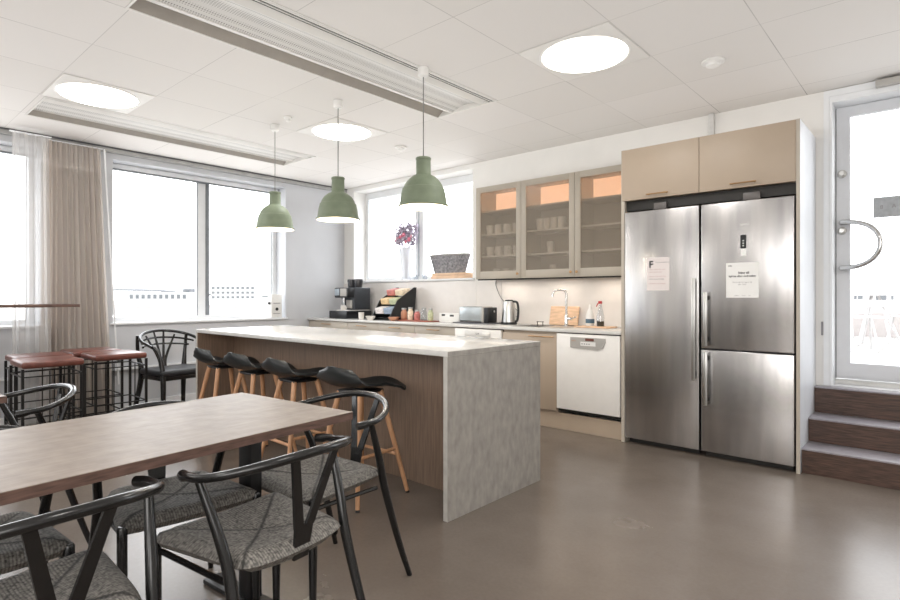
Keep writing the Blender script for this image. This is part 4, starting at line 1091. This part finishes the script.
bld('office_building', 233, 300, 24, 7.5, -.6, 'ext_white', 'distant pale office block with three rows of dark windows seen through the left window', 'building', 3, 9)
bld('office_building', 158, 320, 34, 5.0, -1.5, 'ext_white', 'low distant pale building with a row of windows left of the window post', 'building', 1, 10)
bld('office_building', 192, 350, 12, 8, -2, 'ext_grey', 'distant grey block right behind the window post', 'building', 2, 2)
bld('low_roof', 178, 220, 90, 1.2, -3.3, 'ext_pink', 'long low pinkish roofed building beyond the windows', 'building')
bld('low_wall', 178, 215, 88, .3, -4.0, 'ext_white', 'long low pale wall in front of the pinkish building', 'wall', depth=1)
vd = thing('viaduct', 'thin grey viaduct curving far away beyond the left window', 'viaduct', (0,0,0))
MB().tube([(*at(60,420),6.0),(*at(120,400),5.8),(*at(160,380),5.0),(*at(200,370),2.5),(*at(290,380),.5)], .9, 6, smooth=4).build('deck', M['ext_grey'], vd)
for px, z in ((75,5.4),(105,5.3),(135,4.8),(162,4.2),(186,2.6)):
    x, y = at(px, 400-(px-60)*.2)
    MB().box(x-.5,x+.5,y-.5,y+.5,-6,z-.3).build('pillar', M['ext_grey'], vd)
# terrace behind the glass door
tf = MB().box(-3.9, 6, TY+.02, 14, .40, .48).build('terrace_floor', M['pavers']); struct(tf)
rl = thing('terrace_railing', 'white railing with thin bars at the edge of the terrace', 'railing', (0, 13.4, .48))
b = MB()
for k in range(56): b.box(-3.8+k*.17, -3.785+k*.17, -.01, .01, .05, 1.0)
b.build('bars', M['ext_furn'], rl)
MB().box(-3.85, 5.9, -.03, .03, 1.0, 1.05).box(-3.85, 5.9, -.02, .02, .03, .05).build('handrail', M['ext_furn'], rl)
def tchair():
    r = thing('terrace_chair', '', 'chair')
    MB().box(-.22,.22,-.22,.22,.43,.45).build('seat', M['ext_furn'], r)
    for sx in (-1,1):
        MB().tube([(sx*.23,.24,0),(sx*.19,.18,.43)], .016, 6).build('leg', M['ext_furn'], r)
        MB().tube([(sx*.23,-.28,0),(sx*.19,-.2,.43),(sx*.2,-.27,.85)], .016, 6).build('leg', M['ext_furn'], r)
    bb = MB().box(-.2,.2,-.285,-.265,.78,.87).box(-.2,.2,-.265,-.25,.58,.66)
    bb.build('backrest', M['ext_furn'], r)
    return r
t0 = tchair(); t0.location = (-.80, 9.0, .4805); t0.rotation_euler.z = .5; t0['label'] = 'white terrace chair just outside the door, at the left of the glass'; t0['group'] = 'white terrace chairs'
dup(t0, (-.25, 9.7, .4805), -1.2, 'white terrace chair behind the door handle, right of the nearest one')
dup(t0, (-1.15, 11.2, .4805), 2.4, 'white terrace chair farthest out on the terrace, beyond the table')
ttb = thing('terrace_table', 'white round terrace table seen through the glass door', 'table', (-.75, 10.2, .4805))
MB().lathe([(.4,.72),(.4,.745)], seg=28, cap0=True, cap1=True).build('tabletop', M['ext_furn'], ttb)
for k in range(3):
    a = 2*PI*k/3; MB().tube([(.05*math.cos(a),.05*math.sin(a),.72),(.32*math.cos(a),.32*math.sin(a),0)], .018, 6).build('leg', M['ext_furn'], ttb)
pb = thing('planter', 'long dull pink planter box on the terrace by the railing', 'planter', (.2, 12.4, .4805))
MB().box(-1.6,1.6,-.2,.2,0,.42).build('box', M['ext_pink'], pb)
bl2 = bld('neighbour_building', 870, 60, 40, 5.2, -3, 'ext_white', 'pale building across from the terrace seen through the glass door', 'building', 2, 12)

# ---------------------------------------------------------------- light
wd = bpy.data.worlds.new('World'); bpy.context.scene.world = wd; wd.use_nodes = True
bg = wd.node_tree.nodes['Background']; bg.inputs[0].default_value = (.95,.975,1,1); bg.inputs[1].default_value = 5.0
def portal(loc, rot, sx, sy):
    ld = bpy.data.lights.new('window_portal', 'AREA'); ld.shape = 'RECTANGLE'; ld.size = sx; ld.size_y = sy; ld.cycles.is_portal = True
    o = bpy.data.objects.new('window_portal', ld); COL.objects.link(o); o.location = loc; o.rotation_euler = rot
for a, b in (W1, W2, W3): portal((TX-.02, (a+b)/2, (WZ0+WZ1)/2), (0, -PI/2, 0), WZ1-WZ0, b-a)
portal(((KW[0]+KW[1])/2, TY+.02, (KW[2]+KW[3])/2), (-PI/2, 0, 0), KW[1]-KW[0], KW[3]-KW[2])
portal(((DR[0]+DR[1])/2, TY+.02, (DR[2]+DR[3])/2), (-PI/2, 0, 0), DR[1]-DR[0], DR[3]-DR[2])

def area(name, loc, rot, sx, sy, e, c=(1,1,1)):
    ld = bpy.data.lights.new(name, 'AREA'); ld.shape = 'RECTANGLE'; ld.size = sx; ld.size_y = sy; ld.energy = e; ld.color = c
    o = bpy.data.objects.new(name, ld); COL.objects.link(o); o.location = loc; o.rotation_euler = rot
area('ceiling_fill', (-1.6, .57, 2.42), (PI, 0, 0), 9.4, 8.6, 105, (1,1,1))  # unseen fill light, added to brighten the ceiling
for x in ux[:3]: area('cabinet_lamp', (x+.29, 4.78, uz0-.016), (0,0,0), .35, .03, .8, (1,.86,.72))
area('rear_fill', (.6, -2.6, 2.25), (math.radians(62), 0, math.radians(25)), 5.0, 2.4, 165, (1,.98,.96))  # fill light added behind the camera, no fitting there
# ---------------------------------------------------------------- camera
cd = bpy.data.cameras.new('camera'); cam = bpy.data.objects.new('camera', cd); COL.objects.link(cam)
cam.location = (0,0,1.191); cam.rotation_euler = (PI/2, 0, math.radians(41.605))
cd.sensor_width = 36; cd.lens = 36*554.3/900; cd.shift_y = -3.82/900; cd.clip_start = .02; cd.clip_end = 2000
sc = bpy.context.scene; sc.camera = cam
sc.view_settings.view_transform = 'Standard'; sc.view_settings.look = 'None'; sc.view_settings.exposure = .1; sc.view_settings.gamma = 1
sc.cycles.use_denoising = True
sc.cycles.max_bounces = 10; sc.cycles.diffuse_bounces = 6; sc.cycles.transparent_max_bounces = 16
sc.cycles.sample_clamp_indirect = 6; sc.cycles.caustics_reflective = False; sc.cycles.caustics_refractive = False
